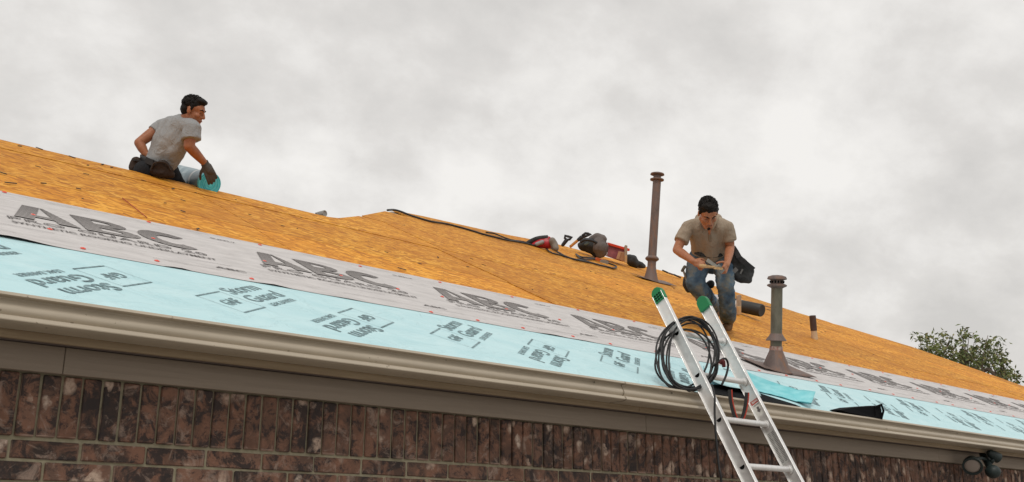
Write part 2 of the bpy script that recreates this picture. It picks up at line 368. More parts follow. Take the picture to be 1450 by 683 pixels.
while x < .84: mb.box((x+.005, YW-.008, ZS0+.006), (x+.071, YW+.06, ZS1-.006)); x += PB
x = 10.9
while x < XR-.1: mb.box((x+.005, YW-.008, ZS0+.006), (x+.071, YW+.06, ZS1-.006)); x += PB
for r in range(25):
    z = ZS0-.038-r*.0762-.002; off = .127*(r % 2)+.03; lo = .6+off; hi = (10.6, 9.2, 6.8, 5.0, 3.2, 2.4)[r] if r < 6 else -1
    x = -1.56+off
    while x < XR-.3:
        if z > .04 and not (.85 < x+.127 < hi): mb.box((x+.005, YW+random.uniform(-.003, .004), z-.033), (x+.249, YW+.06, z+.033))
        x += .254
tag(mb.build('brickwork', M_BRICK, wall), kind='stuff')

# eaves boards
def board_run(name, m, y0, y1, z0, z1, joints, parent):
    xs = [XL]+joints+[XR]
    for a, b in zip(xs, xs[1:]):
        o = MB().box((a+.0012, y0, z0), (b-.0012, y1, z1)).build(name, m, parent)
        bv = o.modifiers.new('b', 'BEVEL'); bv.width = .002; bv.segments = 1
board_run('frieze_board', M_FRZ, 3.930, 3.966, 2.178, 2.279, [1.28, 4.62, 8.3, 12.0, 15.6, 19.3], house)
board_run('soffit_board', M_SOF, 3.838, 4.12, 2.281, 2.293, [2.9, 6.5, 10.2, 13.8, 17.5], house)
board_run('fascia_board', M_FASC, 3.815, 3.836, 2.271, 2.418, [.75, 4.43, 8.1, 11.7, 15.4, 19.0], house)

# gutter
prof = [(3.8125, 2.405), (3.8125, 2.302), (3.722, 2.301), (3.708, 2.302), (3.695, 2.305), (3.6860, 2.3085), (3.6850, 2.312), (3.6905, 2.3245), (3.6930, 2.3262), (3.7090, 2.3270),
        (3.7095, 2.331), (3.7050, 2.337), (3.7015, 2.344), (3.7005, 2.351), (3.7030, 2.360), (3.7080, 2.369), (3.7140, 2.378), (3.7185, 2.387), (3.7185, 2.3925), (3.6900, 2.3940), (3.6865, 2.3960), (3.6915, 2.4062), (3.6930, 2.4074), (3.7010, 2.4074), (3.7015, 2.4035),
        (3.7215, 2.388), (3.7112, 2.366), (3.7045, 2.352), (3.7115, 2.330), (3.7120, 2.3090), (3.7240, 2.3045), (3.8105, 2.3045), (3.8105, 2.405)]
def gutter(x0, x1, parent, grow=0):
    m = MB(); n = len(prof); nseg = max(1, int((x1-x0)/.6)); vs = []
    for i in range(nseg+1):
        X = lerp(x0, x1, i/nseg)
        for y, z in prof: vs.append((X, y-grow, z+.0012*noise.noise(V((X*.9, 0, 0)))-grow))
    fs = [(i*n+k, i*n+(k+1) % n, (i+1)*n+(k+1) % n, (i+1)*n+k) for i in range(nseg) for k in range(n)]
    m.add(vs, fs); return m
gt = gutter(XL, XR, None).build('gutter', M_GUT, house, auto=25)
gutter(4.168, 4.176, None, .0012).build('gutter_seam', mat('sealant', (.2, .16, .11), .7), gt, auto=25)
for X in (3.95, 4.6, 8.2, 11.5):
    MB().lathe([(0, .0045), (.002, .0045), (.0035, .002)], (X, 3.7115, 2.384), (X, 3.6, 2.37), 10).build('rivet', M_GALV, gt)
# drip edge of the roof
mb = MB(); mb.box((XL, 3.792, ZE-.035), (XR, 3.7945, ZE-.016)); mb.build('drip_edge', M_GUT, house)

# roof shape: highest s of the front slope along X
SK = [(XL-1.5, 4.585), (4.80, 4.575), (4.97, 4.68), (5.73, 5.48)]
for q in ((555, 297.5), (600, 306.5), (700, 329), (788, 345.5), (850, 362), (932, 382), (1041, 413.5), (1130, 443), (1290, 491), (1450, 547)):
    X, s, _ = roofpix(*q)
    SK.append((X, s))
SK2 = [SK[0]]
for p in SK[1:]:
    if p[0] > SK2[-1][0]+.05: SK2.append(p)
SK = SK2
print('SK', [(round(a, 2), round(b, 2)) for a, b in SK])
xl_, sl_ = SK[-1]; SK.append((xl_+sl_*.894*1.0, -.02)); XEND = SK[-1][0]
print('XEND', XEND)
def smax(X):
    for (a, sa), (b, sb) in zip(SK, SK[1:]):
        if a <= X <= b: return lerp(sa, sb, (X-a)/(b-a))
    return SK[0][1] if X < SK[0][0] else -.02
deck = MB()
# rear slopes falling away behind the skyline
for (a, sa), (b, sb) in zip(SK, SK[1:]):
    A = RP(a, sa, -.02); B = RP(b, sb, -.02); k = 3.2
    deck.add([A, B, B+V((0, k, -k*.5)), A+V((0, k, -k*.5))], [(0, 1, 2, 3)])
    A2 = RP(a, -.01, -.025); B2 = RP(b, -.01, -.025)
    deck.add([A2, B2, B, A], [(0, 1, 2, 3)])
deck = deck.build('roof_deck', M_GREYWOOD, house)
# deck is offset from the house root; sheets are laid out in slope coordinates
dko = wt(deck)
rows = [-.79+1.22*k for k in range(9)]
for ri, s0 in enumerate(rows):
    s1 = s0+1.22
    start = {2: 5.70, 3: 5.75, 4: 5.86, 5: 8.1, 6: 7.0, 1: 3.2, 7: 9.4, 8: 8.2, 0: 2}[ri]; start -= 2.44*5
    X = start
    while X < XEND:
        a, b = max(X+.003, XL-1), min(X+2.435, XEND); X += 2.44
        if b-a < .1: continue
        lo = max(s0+.003, -.012); xs = sorted({a, b} | {q[0] for q in SK if a < q[0] < b} | {lerp(p_[0], q_[0], (s1-.003-p_[1])/(q_[1]-p_[1])) for p_, q_ in zip(SK, SK[1:]) if (p_[1]-s1+.003)*(q_[1]-s1+.003) < 0 and a < lerp(p_[0], q_[0], (s1-.003-p_[1])/(q_[1]-p_[1])) < b} | {lerp(a, b, k/4) for k in range(5)})
        top = [(x, min(s1-.003, smax(x))) for x in xs]; top = [p for p in top if p[1] > lo+.01]
        if len(top) < 2: continue
        # keep only the stretch where the row exists, closing it where the skyline crosses the row bottom
        poly = [(top[0][0], lo)]+[(x, lo) for x in (top[-1][0],)]+top[::-1]
        # extend to true crossing on the falling side
        xe = top[-1][0]
        while xe < b and smax(xe) > lo: xe += .02
        if xe > top[-1][0]+.03: poly[1] = (xe-.02, lo)
        xb = top[0][0]
        while xb > a and smax(xb) > lo: xb -= .02
        if xb < top[0][0]-.03: poly[0] = (xb+.02, lo)
        ox, os_ = a, s0; m = MB()
        til = random.uniform(-.002, .002)+(-.007 if ri in (2, 3) and a < 5.5 else -.003 if ri == 4 and a < 5.5 else 0)
        m.prism([(x-ox, s-os_) for x, s in poly], Matrix.Translation((0, 0, -.0115+til)), .0115)
        o = m.build('osb_sheet', M_OSB, None); o.parent = deck
        o.matrix_basis = Matrix.Translation(-dko) @ ROOF @ Matrix.Translation((ox, os_, 0))

# ------------------------------------------------------------------ underlayments in slope coordinates
def edge_wave(X): return .008*noise.noise(V((X*1.3, 2.2, 0)))+.004*noise.noise(V((X*4.1, 7, 0)))
def film(rootname, label, cat, s0f, s1f, hf, mat_, x0, x1, hole=None, ns=14, dx=.05):
    r = root(rootname, None, label, cat, M=ROOF.copy())
    m = MB(); nx = int((x1-x0)/dx); vs = []
    for i in range(nx+1):
        X = x0+(x1-x0)*i/nx; a, b = s0f(X), s1f(X)
        for j in range(ns+1):
            t = (j/ns)**1.5; s = lerp(a, b, t); vs.append((X, s, hf(X, s, a)))
    fs = [(i*(ns+1)+j, (i+1)*(ns+1)+j, (i+1)*(ns+1)+j+1, i*(ns+1)+j+1) for i in range(nx) for j in range(ns)]
    if hole: fs = [f for f in fs if not hole(vs[f[0]][0], vs[f[0]][1])]
    m.add(vs, fs); me = bpy.data.meshes.new('membrane'); me.from_pydata(m.v, [], m.f); me.materials.append(mat_); me.shade_smooth()
    o = bpy.data.objects.new('membrane', me); COL.objects.link(o); o.parent = r
    return r
XF = 15.5
LIFT = [(1.22, .13, .012), (1.98, .05, .007), (2.50, .07, .007), (2.95, .08, .003), (4.52, .10, .006), (4.80, .1, .003), (8.6, .3, .002)]
def lift(X): return sum(h*math.exp(-((X-c)/w_)**2) for c, w_, h in LIFT)
grey = film('grey_underlayment_sheet', 'grey printed underlayment strip with striped black lettering, laid above the blue strip', 'roof underlayment',
            lambda X: min(.905+edge_wave(X), smax(X)-.05), lambda X: min(2.145+.006*noise.noise(V((X*1.1, 0, 5))), smax(X)-.002),
            lambda X, s, a: .0048+.0008*noise.noise(V((X*3, s*6, 0)))+lift(X)*math.exp(-((s-a)/.045)), M_GREY, XL-.5, 19.8)
blue = film('blue_underlayment_sheet', 'pale blue printed leak barrier strip laid along the gutter edge', 'roof underlayment',
            lambda X: -.028+.003*noise.noise(V((X*2, 0, 0))), lambda X: min(1.0, smax(X)-.01),
            lambda X, s, a: .0022+.0012*(noise.noise(V((X*2.5, s*4, 3)))+.5)*(1 if s < .8 else 0)+(max(0, -s)*-.1), M_BLUE, XL-.5, 20.3)

def text_mesh(body, W, H, mat_, bold=.0, outline=False, shear=0, spacing=1):
    c = bpy.data.curves.new('print', 'FONT'); c.body = body; c.size = 1; c.offset = bold; c.shear = shear; c.space_character = spacing; c.align_x = 'LEFT'; c.resolution_u = 3
    if outline: c.fill_mode = 'NONE'; c.bevel_depth = .026; c.bevel_resolution = 0
    o = bpy.data.objects.new('t', c); COL.objects.link(o); dg = bpy.context.evaluated_depsgraph_get(); dg.update()
    me = bpy.data.meshes.new_from_object(o.evaluated_get(dg)); bpy.data.objects.remove(o)
    xs = [v.co.x for v in me.vertices]; ys = [v.co.y for v in me.vertices]
    kx = W/(max(xs)-min(xs)); ky = H/(max(ys)-min(ys)); x0, y0 = min(xs), min(ys)
    for v in me.vertices: v.co = V(((v.co.x-x0)*kx, (v.co.y-y0)*ky, v.co.z*.02))
    me.materials.clear(); me.materials.append(mat_); me.name = 'print'; return me
def put(me, name, parent, X, s, h, rz=0):
    o = bpy.data.objects.new(name, me); COL.objects.link(o); o.parent = parent; o.location = (X, s, h); o.rotation_euler = (0, 0, rz); return o
def poly_mesh(polys, mat_, name='print'):
    m = MB()
    for p in polys: m.add([(a, b, 0) for a, b in p], [tuple(range(len(p)))])
    me = bpy.data.meshes.new(name); me.from_pydata(m.v, [], m.f); me.materials.append(mat_)
    b = bmesh.new(); b.from_mesh(me); bmesh.ops.remove_doubles(b, verts=b.verts, dist=.0008); b.to_mesh(me); b.free(); return me
HG = .0085
# big block letters drawn as polygons: wide A, B, C
def arc(cx, cy, rx, ry, a0, a1, n=10): return [(cx+rx*math.cos(R(lerp(a0, a1, k/n))), cy+ry*math.sin(R(lerp(a0, a1, k/n)))) for k in range(n+1)]
def quadstrip(a, b): return [(a[i], a[i+1], b[i+1], b[i]) for i in range(len(a)-1)]
H_ = .36
XLf = lambda y: .095+.105*y/H_
XRf = lambda y: .215-.015*y/H_
y1_, y2_ = .075, .135
polysA = [[(0, 0), (.095, 0), (XLf(y1_), y1_), (XLf(y2_), y2_), (.20, H_), (.115, H_)], [(.215, 0), (.325, 0), (.215, H_), (.20, H_), (XRf(y2_), y2_), (XRf(y1_), y1_)], [(XLf(y1_), y1_), (XRf(y1_), y1_), (XRf(y2_), y2_), (XLf(y2_), y2_)]]
bx = .355
cw = bx+.095
polysB = [[(bx, 0), (cw, 0), (cw, .090-.0378), (cw, .090+.0378), (cw, .180), (cw, .270-.0378), (cw, .270+.0378), (cw, H_), (bx, H_)]]
for cy, ry, rx in ((.270, .090, .15), (.090, .090, .175)):
    o_ = [(bx+.095, cy+ry)]+arc(bx+.13, cy, rx, ry, 90, -90)+[(bx+.095, cy-ry)]; i_ = [(bx+.095, cy+ry*.42)]+arc(bx+.13, cy, rx*.46, ry*.42, 90, -90)+[(bx+.095, cy-ry*.42)]
    polysB += quadstrip(o_, i_)
cxx = .355+.355+.14
polysC = quadstrip(arc(cxx, H_/2, .17, H_/2, 42, 318, 20), arc(cxx+.01, H_/2, .078, .085, 52, 308, 20))
ABC = [poly_mesh(p, M_INKS) for p in (polysA, polysB, polysC)]
T_PRO = text_mesh('PRO GUARD 20', 1.02, .062, M_INK, 0, True, spacing=1.15)
T_SYN = text_mesh('SYNTHETIC ROOFING UNDERLAYMENT', 1.04, .042, M_INK, .02)
T_ABC = text_mesh('ABC', .18, .035, M_INK, .03)
T_TIN = text_mesh('SUPPLY', .17, .028, M_INK, .02)
P_ = 1.352
for k in range(-1, 11):
    X = 1.34+P_*k
    for me in ABC: put(me, 'print', grey, X, 1.455, HG)
    put(T_PRO, 'print', grey, X-.04, 1.368, HG); put(T_SYN, 'print', grey, X-.04, 1.285, HG)
    put(T_ABC, 'print', grey, X+.91, 1.095, HG); put(T_TIN, 'print', grey, X+1.23, 1.965, HG)
# long fine guide lines
lm = MB()
for s_ in (1.045, 1.20, 2.08, 2.045):
    X = -1
    while X < 14:
        l = random.uniform(.2, 1.0); wv = random.uniform(.0018, .004); lm.add([(X, s_, HG), (X+l, s_+.003, HG), (X+l, s_+wv+.003, HG), (X, s_+wv, HG)], [(0, 1, 2, 3)]); X += l+random.uniform(.05, .8)
lm.build('guide_lines', M_INK, grey, local=True)['kind'] = 'stuff'
# cap nails
cap_me = bpy.data.meshes.new('cap_nail'); b = bmesh.new()
bmesh.ops.create_cone(b, cap_ends=True, segments=12, radius1=.0135, radius2=.011, depth=.003); bmesh.ops.create_cone(b, cap_ends=True, segments=8, radius1=.005, radius2=.004, depth=.002, matrix=Matrix.Translation((0, 0, .0025)))
b.to_mesh(cap_me); b.free(); cap_me.materials.append(M_NAIL)
caps = [(1.43, 2.11), (1.46, 1.59), (1.47, 1.29), (2.08, 1.58), (1.54, .97), (2.23, 2.1), (1.9, .99), (2.74, 1.55), (2.96, 2.1), (2.4, .97), (3.70, 2.06), (3.27, 1.56), (3.65, 1.48), (3.55, .94), (3.91, .94), (4.03, 1.51)]
X = 4.4
while X < 15: caps.append((X, 2.09+random.uniform(-.02, .01))); X += random.uniform(.62, .76)
X = 4.6
while X < 14: caps.append((X, 1.56+random.uniform(-.07, .05))); X += random.uniform(.5, .7)
X = 4.3
while X < 14: caps.append((X, .955+random.uniform(-.01, .02))); X += random.uniform(.33, .55)
for X, s in caps: put(cap_me, 'cap_nail', grey, X, s, .0085+lift(X)*math.exp(-(s-.905)/.045)*.9)

# blue strip print: a block at 45 degrees, alternately upright and turned over
T_GAF = text_mesh('GAF', .145, .072, M_INKT, .03); T_ST = text_mesh('Storm', .34, .095, M_INKT, .018); T_GU = text_mesh('Guard', .37, .095, M_INKT, .018); T_LB = text_mesh('LEAK BARRIER', .30, .036, M_INKT, .02)
q = .122
FR = poly_mesh([[(-q, q-.011), (q, q-.011), (q, q), (-q, q)], [(-q, -q), (q, -q), (q, -q+.011), (-q, -q+.011)], [(-q, -q), (-q+.003, -q), (-q+.003, q), (-q, q)], [(q-.003, -q), (q, -q), (q, q), (q-.003, q)]], M_INKT)
def block(X, s, rz):
    M = Matrix.Rotation(rz, 2)
    for me, u, v in ((FR, 0, 0), (T_GAF, -.075, -.035), (T_ST, .165, .055), (T_GU, .165, -.062), (T_LB, .215, -.128)):
        d = M @ V((u, v)); put(me, 'print', blue, X+d.x, s+d.y, .0048, rz)
for k in range(-1, 10):
    if 4 != k or True: block(2.04+1.30*k, .385, R(43)); block(1.545+1.30*k, .515, R(223))
# tiny line of type near the gutter
T_S = text_mesh('www.roof.leak barrier', .22, .014, M_INKT, .01)

# peeled flap of the blue strip beside the ladder
def patch(name, f, mat_, parent, nu=16, nv=10, thick=.0015):
    m = MB(); vs = [f(i/nu, j/nv) for i in range(nu+1) for j in range(nv+1)]
    m.add(vs, [(i*(nv+1)+j, (i+1)*(nv+1)+j, (i+1)*(nv+1)+j+1, i*(nv+1)+j+1) for i in range(nu) for j in range(nv)])
    o = m.build(name, mat_, parent, smooth=True, local=True)
    return o
M_CB = mat('cyan_film_black_back', (.15, .5, .6), .4); g = G(M_CB); wr = g.noise(g.coord('World', (1, 1, 3)), 9, 4); cc = g.ramp(wr, [(.3, (.15, .56, .62)), (.7, (.32, .72, .77))]); g.bump(wr, .4, .01)
g.col(cc)
RI = ROOF.inverted()
def flapf(u, v):
    # half pipe opening towards the eave: near edge low, far edge standing up, lip at the right end
    nx, ny = lerp(1066, 1137, u), lerp(553, 572, u)-1.5*math.sin(PI*u); fx, fy = lerp(1052, 1143, u), lerp(525, 556, u)+2*math.sin(PI*u)
    dn = roofpix(nx, ny, .012)[2]; A = J(nx, ny, dn); B = J(fx, fy, dn+.22); n = RN
    p = lerp(A, B, v)-RN*.045*math.sin(PI*v)*(.6+.4*u)
    if u > .86: k = (u-.86)/.14; p = p+RT*.030*k-FW*.10*k*k+UP*.02*k
    q = RI @ p; q.z = max(q.z, .0075)+.003*noise.noise(V((u*6, v*5, 0))); return q
def sheetf(u, v):
    # loose light corner of the strip standing off the deck, black underneath
    nx, ny = lerp(1004, 1078, u), lerp(537, 561, u)+2*math.sin(PI*u*2); fx, fy = lerp(996, 1062, u), lerp(518, 531, u)
    dn = roofpix(lerp(1004, 1078, u), lerp(552, 566, u), .0)[2]
    q = RI @ lerp(J(nx, ny, dn+.05), J(fx, fy, roofpix(fx, fy, .008)[2]-.01), v); q.z = max(q.z, .0068); return q
o = patch('lifted_corner', sheetf, M_BLUE, blue, 18, 8); md = o.modifiers.new('s', 'SOLIDIFY'); md.thickness = .002
o = patch('peeled_flap', flapf, M_CB, blue, 28, 12)
o['label'] = 'peeled brighter cyan flap curling up at its right end'
md = o.modifiers.new('s', 'SOLIDIFY'); md.thickness = .003
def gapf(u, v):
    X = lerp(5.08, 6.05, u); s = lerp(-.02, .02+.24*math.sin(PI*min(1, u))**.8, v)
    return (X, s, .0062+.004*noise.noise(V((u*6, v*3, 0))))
o = patch('black_backing_and_shade', gapf, M_SHADOWB, blue, 20, 6)  # flat black patch paints the shaded cavity under the flap, with its black backing

# black flap poking out over the gutter at the right
bf = root('black_flap', RP(6.9, .0, 0), 'small black folded membrane flap poking over the gutter at right', 'membrane scrap')
pts = [J(1190, 581, 7.03), J(1205, 577.5, 7.12), J(1225, 576, 7.24), J(1247, 574.5, 7.36), J(1250, 594, 7.34), J(1240, 592, 7.28), J(1222, 589, 7.18), J(1200, 584, 7.06)]
m = MB(); n_ = len(pts); back = [p+V((.02, .10, .01)) for p in pts]
m.add(pts+back, [tuple(range(n_)), tuple(range(2*n_-1, n_-1, -1))]+[(i, (i+1) % n_, n_+(i+1) % n_, n_+i) for i in range(n_)])
m.build('folded_sheet', M_SHADOWB, bf)
m = MB(); m.tube([J(1238, 577, 7.30), J(1248, 573, 7.34), J(1251, 582, 7.34), J(1248, 593, 7.33)], .008, 6); m.tube([J(1238, 578, 7.28), J(1240, 586, 7.28), J(1237, 593, 7.28)], .004, 5); m.build('torn_edge', M_SHADOWB, bf)

# debris and nail heads on the sheathing
mb = MB()
for (px, py, l) in ((569, 381.5, .10), (594, 374, .04), (620, 345+20, .04), (280, 325, .05), (28, 207.5, .05), (55.6, 211, .06), (102, 223, .06), (145, 233.5, .05), (158, 237.5, .04), (111, 268, .05), (259, 300, .04), (61.5, 260.5, .06), (4, 246, .06), (245, 268, .06), (15, 260, .12)):
    X, s, d = roofpix(px, py); l *= .6; dy_ = (px*7 % 5-2)*.012; mb.beam(RP(X-l/2, s+dy_, .004), RP(X+l/2, s-dy_, .004), .011, .005, RN)
rr = random.Random(3)
for k in range(60):
    X = rr.uniform(.2, 14); s = rr.uniform(2.2, min(smax(X), 8)-.05) if smax(X) > 2.4 else None
    if s is None: continue
    l = rr.uniform(.010, .045); a = rr.uniform(-1.3, 1.3)
    mb.beam(RP(X, s, .003), RP(X+l*math.cos(a), s+l*math.sin(a), .003), rr.uniform(.004, .012), .004, RN)
tag(mb.build('roof_debris', rough_mat('dark_shingle_scraps', (.03, .025, .02), (.10, .08, .07), 30, .8, .2)), 'dark shingle scraps and splinters scattered over the orange sheathing', 'debris', kind='stuff')
# red chalk line
mb = MB(); A = roofpix(173, 281); B = roofpix(208, 309); mb.tube([RP(A[0], A[1], .003), RP(B[0], B[1], .003)], .003, 5)
tag(mb.build('red_string', flat('red_string', (.35, .05, .02))), 'short dark red line lying up the sheathing at left', 'string')

exec_order = 'structure done'
#PART2
# ------------------------------------------------------------------ vent pipes
def vent(name, label, mat_, px0, py0, pxt, pyt, tilt_d, rows_, plate, sealant=False):
    """rows_: (name, [(pixel distance from the top, pixel radius)...]) measured along the axis"""
    d = roofd(px0, py0); A = J(px0, py0, d); B = J(pxt, pyt, d+tilt_d); Lp = math.hypot(px0-pxt, py0-pyt); Lm = (A-B).length; k = Lm/Lp; kr = d/F
    r = root(name, A, label, 'vent pipe', 'vent pipes standing on the roof')
    for nm, mt, pr in rows_:
        prof_ = [(Lm-t*k, rr_*kr) for t, rr_ in pr]; prof_ = prof_[::-1]
        MB().lathe([(t, rr_) for t, rr_ in prof_], A, B, 32).build(nm, mt, r, auto=35)
    X, s, _ = roofpix(px0, py0); m = MB(); n = 14; vs = []
    (x0, s0), (x1, s1) = plate
    for i in range(n+1):
        for j in range(5):
            u, v = i/n, j/4; e_ = (2*u-1)**2
            vs.append(RP(X+lerp(x0, x1, u), s+lerp(s0, s1, v), .012+.020*e_*abs(noise.noise(V((u*3, v, X))))+.012*e_))
    m.add(vs, [(i*5+j, (i+1)*5+j, (i+1)*5+j+1, i*5+j+1) for i in range(n) for j in range(4)])
    o = m.build('flashing_plate', [M_RUST], r, smooth=True); md = o.modifiers.new('s', 'SOLIDIFY'); md.thickness = .004
    return r, A, B
M_DARKMETAL = flat('dark_metal', (.05, .04, .035), .6)
vent('vent_pipe', 'tall slim brown vent pipe with a double disc cap, beside the standing worker', M_RUST, 921.5, 397, 931, 244.5, .35,
     [('pipe', M_RUST, [(8, 5.9), (60, 6.0), (140, 6.1)]),
      ('storm_collar', M_RUST, [(119, 6.2), (121, 8.6), (122.4, 9.8), (124, 9.6), (126.5, 6.4)]),
      ('base_cone', M_RUST, [(134, 6.3), (140, 7.2), (150, 9.6), (158, 12.2)]),
      ('cap', M_RUST, [(0, .5), (0.4, 6), (1.6, 9.6), (3.2, 10.2), (4.4, 7), (5.2, 5.6), (8.4, 5.4), (9.0, 8), (9.8, 10.0), (11.2, 10.0), (12, 6.2)])],
     ((-.34, -.16), (.42, .12)))
r_, A_, B_ = vent('vent_pipe', 'short greenish grey vent pipe with slotted cap and wide rusty flared base', M_GALV, 1098.5, 524, 1100.4, 389.5, .05,
     [('pipe', M_GALV, [(16, 7.9), (60, 8.0), (104, 8.0)]),
      ('storm_collar', M_RUST, [(83, 8.1), (87, 10.4), (92.5, 14.4), (93.4, 14.2), (91, 8.4)]),
      ('base_cone', M_RUST, [(105.5, 8.5), (108, 9.6), (118, 13.8), (128, 17.8), (134, 20.6), (138, 24)]),
      ('sealant_band', rough_mat('red_sealant', (.25, .04, .02), (.5, .42, .36), 40, .7, .3, 'World'), [(101, 8.3), (102, 9.0), (106.5, 9.3), (107.5, 8.6)]),
      ('cap', M_RUST, [(0, .5), (.5, 7), (2.4, 12.4), (5.6, 13.8), (6.6, 13.0), (7.6, 9.2), (12.2, 9.0), (13.0, 11.6), (14.4, 13.9), (16.2, 13.6), (18, 9.8), (19, 8.2)])],
     ((-.34, -.13), (.42, .18)))
mb = MB(); dk = (A_-B_).length/math.hypot(1.9, 134.5)
ax = (A_-B_).normalized(); u_ = ax.orthogonal().normalized(); w_ = ax.cross(u_)
for k in range(14):
    a = 2*PI*k/14; c_ = B_+ax*dk*10+(u_*math.cos(a)+w_*math.sin(a))*.058; mb.beam(c_-ax*.010, c_+ax*.010, .011, .008, (u_*math.cos(a)+w_*math.sin(a)))
mb.build('cap_slots', M_SHADOWB, r_)['kind'] = 'stuff'
# little bracket tag left of the short vent, on the slope behind it
X, s, d = roofpix(1088, 439)
t = root('metal_tag', RP(X, s), 'small bent metal strap lying on the sheathing left of the short vent pipe', 'metal scrap')
MB().beam(J(1081, 433, d-.05), J(1096, 436.5, d-.05), .05, .01, RN).build('strap', M_RUST, t)
MB().beam(J(1086, 438, d-.03), J(1094, 440, d-.03), .03, .008, RN).build('bent_end', M_GREYWOOD, t)
# short stub further right
X, s, d = roofpix(1152.5, 480)
t = root('pipe_stub', J(1152.5, 480, d), 'short dark brown pipe stub with pale lower half, alone on the right sheathing', 'vent pipe', 'vent pipes standing on the roof')
A, B = J(1153.5, 481, d), J(1150.5, 447, d)
MB().lathe([(0, .044), (.10, .040), (.12, .038)], A, B, 20).build('pale_base', flat('pale_plastic', (.55, .42, .28)), t, auto=40)
Lm = (B-A).length
MB().lathe([(.12, .0415), (Lm*.5, .043), (Lm-.004, .043), (Lm, .038)], A, B, 20).build('pipe', flat('brown_pipe', (.07, .045, .04)), t, auto=40)
# stub on the far side of the left ridge
d = roofd(456, 307)+.25
t = root('pipe_stub', J(455, 307, d), 'tiny grey pipe end just showing over the ridge left of the peak', 'vent pipe')
MB().lathe([(0, .03), (.085, .03), (.085, .022), (.08, .021)], J(451, 304.5, d), J(461, 302, d-.05), 16).build('pipe', flat('grey_pipe', (.30, .30, .29)), t, auto=40)
MB().beam(J(447, 303.5, d), J(453, 302.5, d), .03, .02).build('clamp', M_DARKMETAL, t)

# ------------------------------------------------------------------ ladder
XA, XB = 4.80, 5.275; AL = R(63)
DL = V((0, math.cos(AL), math.sin(AL))); NL = V((0, -math.sin(AL), math.cos(AL)))       # along, and outward-up normal
def LP(X, k, o=0): return V((X, 3.625, 2.407))+DL*k+NL*o
KB = -2.407/math.sin(AL)
lad = root('extension_ladder', LP(5.04, KB), 'aluminium ladder with green plastic end caps leaning on the gutter', 'ladder')
def rail(X, sgn, ktop):
    m = MB()                                                       # channel section: web and two flanges
    f = lambda a, b, c, d_: m.box((a, KB, c), (b, ktop, d_), Matrix(((1, 0, 0, LP(X, 0).x), (0, DL.y, NL.y, LP(X, 0).y), (0, DL.z, NL.z, LP(X, 0).z), (0, 0, 0, 1))))
    f(-.0016, .0016, -.040, .040); f(-.015, .015, .0365, .0402); f(-.015, .015, -.0402, -.0365)
    o = m.build('rail', M_ALU, lad); b_ = o.modifiers.new('b', 'BEVEL'); b_.width = .0012; b_.segments = 1; return o
KT = .715
rails = [rail(XA, -1, KT), rail(XB, 1, KT+.02)]
for X, sgn, kt, ro in ((XA, -1, KT, rails[0]), (XB, 1, KT+.02, rails[1])):
    m = MB(); pts = [(-.044, -.055), (.044, -.055), (.044, .0), (.038, .022), (.022, .038), (0, .044), (-.022, .038), (-.038, .022), (-.044, .0)]
    M = Matrix(((0, 0, 1, X-.020 if sgn > 0 else X-.012), (NL.y, DL.y, 0, LP(X, kt).y), (NL.z, DL.z, 0, LP(X, kt).z), (0, 0, 0, 1)))
    m.prism(pts, M, .032); o = m.build('end_cap', M_GREEN, lad); b_ = o.modifiers.new('b', 'BEVEL'); b_.width = .004; b_.segments = 2
    if sgn < 0:
        for a_ in range(3):
            for c_ in range(3):
                M = Matrix(((0, 0, 1, X-.0135), (NL.y, DL.y, 0, LP(X, kt).y), (NL.z, DL.z, 0, LP(X, kt).z), (0, 0, 0, 1))); m = MB(); x_ = -.026+a_*.019; y_ = -.047+c_*.017; m.prism([(x_, y_), (x_+.013, y_), (x_+.013, y_+.011), (x_, y_+.011)], M, .001); m.build('slot', M_SHADOWB, o)
rk = [.115-.305*i+.0 for i in range(-1, 9)]
rk = [k for k in rk if k < .55]
for k in rk:
    m = MB(); A = LP(XA+.001, k, 0); B = LP(XB-.001, k, 0)
    n = 12; m.tube([A, B], .0175, n); o = m.build('rung', M_ALU, lad, auto=40)
    for X in (XA+.004, XB-.004):
        c_ = MB().lathe([(0, .026), (.010, .026), (.012, .02)], LP(X, k), LP(X+(1 if X < 5 else -1), k), 16).build('rung_collar', M_ALU, lad, auto=40)
# D shaped rung ends seen as dark half moons on the outer web of the left rail
for k in rk+[.115+.305]:
    m = MB(); pts = [(-.018, .0)]+arc(0, 0, .018, .020, 180, 360, 8)
    M = Matrix(((0, 0, 1, XA-.0030), (NL.y, DL.y, 0, LP(XA, k).y), (NL.z, DL.z, 0, LP(XA, k).z), (0, 0, 0, 1)))
    m.prism(pts, M, .0012); m.build('rung_socket', M_SHADOWB, lad)
# rivets and stickers on the inner side of the right rail
def sticker(k0, k1, o0, o1, mt, dx, name='sticker', parent=None, label=None):
    M = Matrix(((0, 0, 1, XB-.0016-dx), (NL.y, DL.y, 0, LP(XB, 0).y), (NL.z, DL.z, 0, LP(XB, 0).z), (0, 0, 0, 1)))
    m = MB(); m.prism([(o0, k0), (o1, k0), (o1, k1), (o0, k1)], M, .0005); o = m.build(name, mt, parent or rails[1]); 
    if label: o['label'] = label
    return o
M_STK = flat('silver_sticker', (.50, .50, .48), .5); M_RED = flat('red_sticker', (.45, .04, .03), .5); M_WHT = flat('white_sticker', (.75, .74, .7), .5)
sticker(-.04, -.015, -.032, .028, M_RED, .0006, label='red warning sticker'); sticker(-.125, -.042, -.032, .028, M_WHT, .0006, label='white instruction sticker')
sticker(-.455, -.24, -.030, .026, M_STK, .0006, label='long silver sticker of small print')
me_w = text_mesh('DANGER', .05, .014, M_WHT, .03)
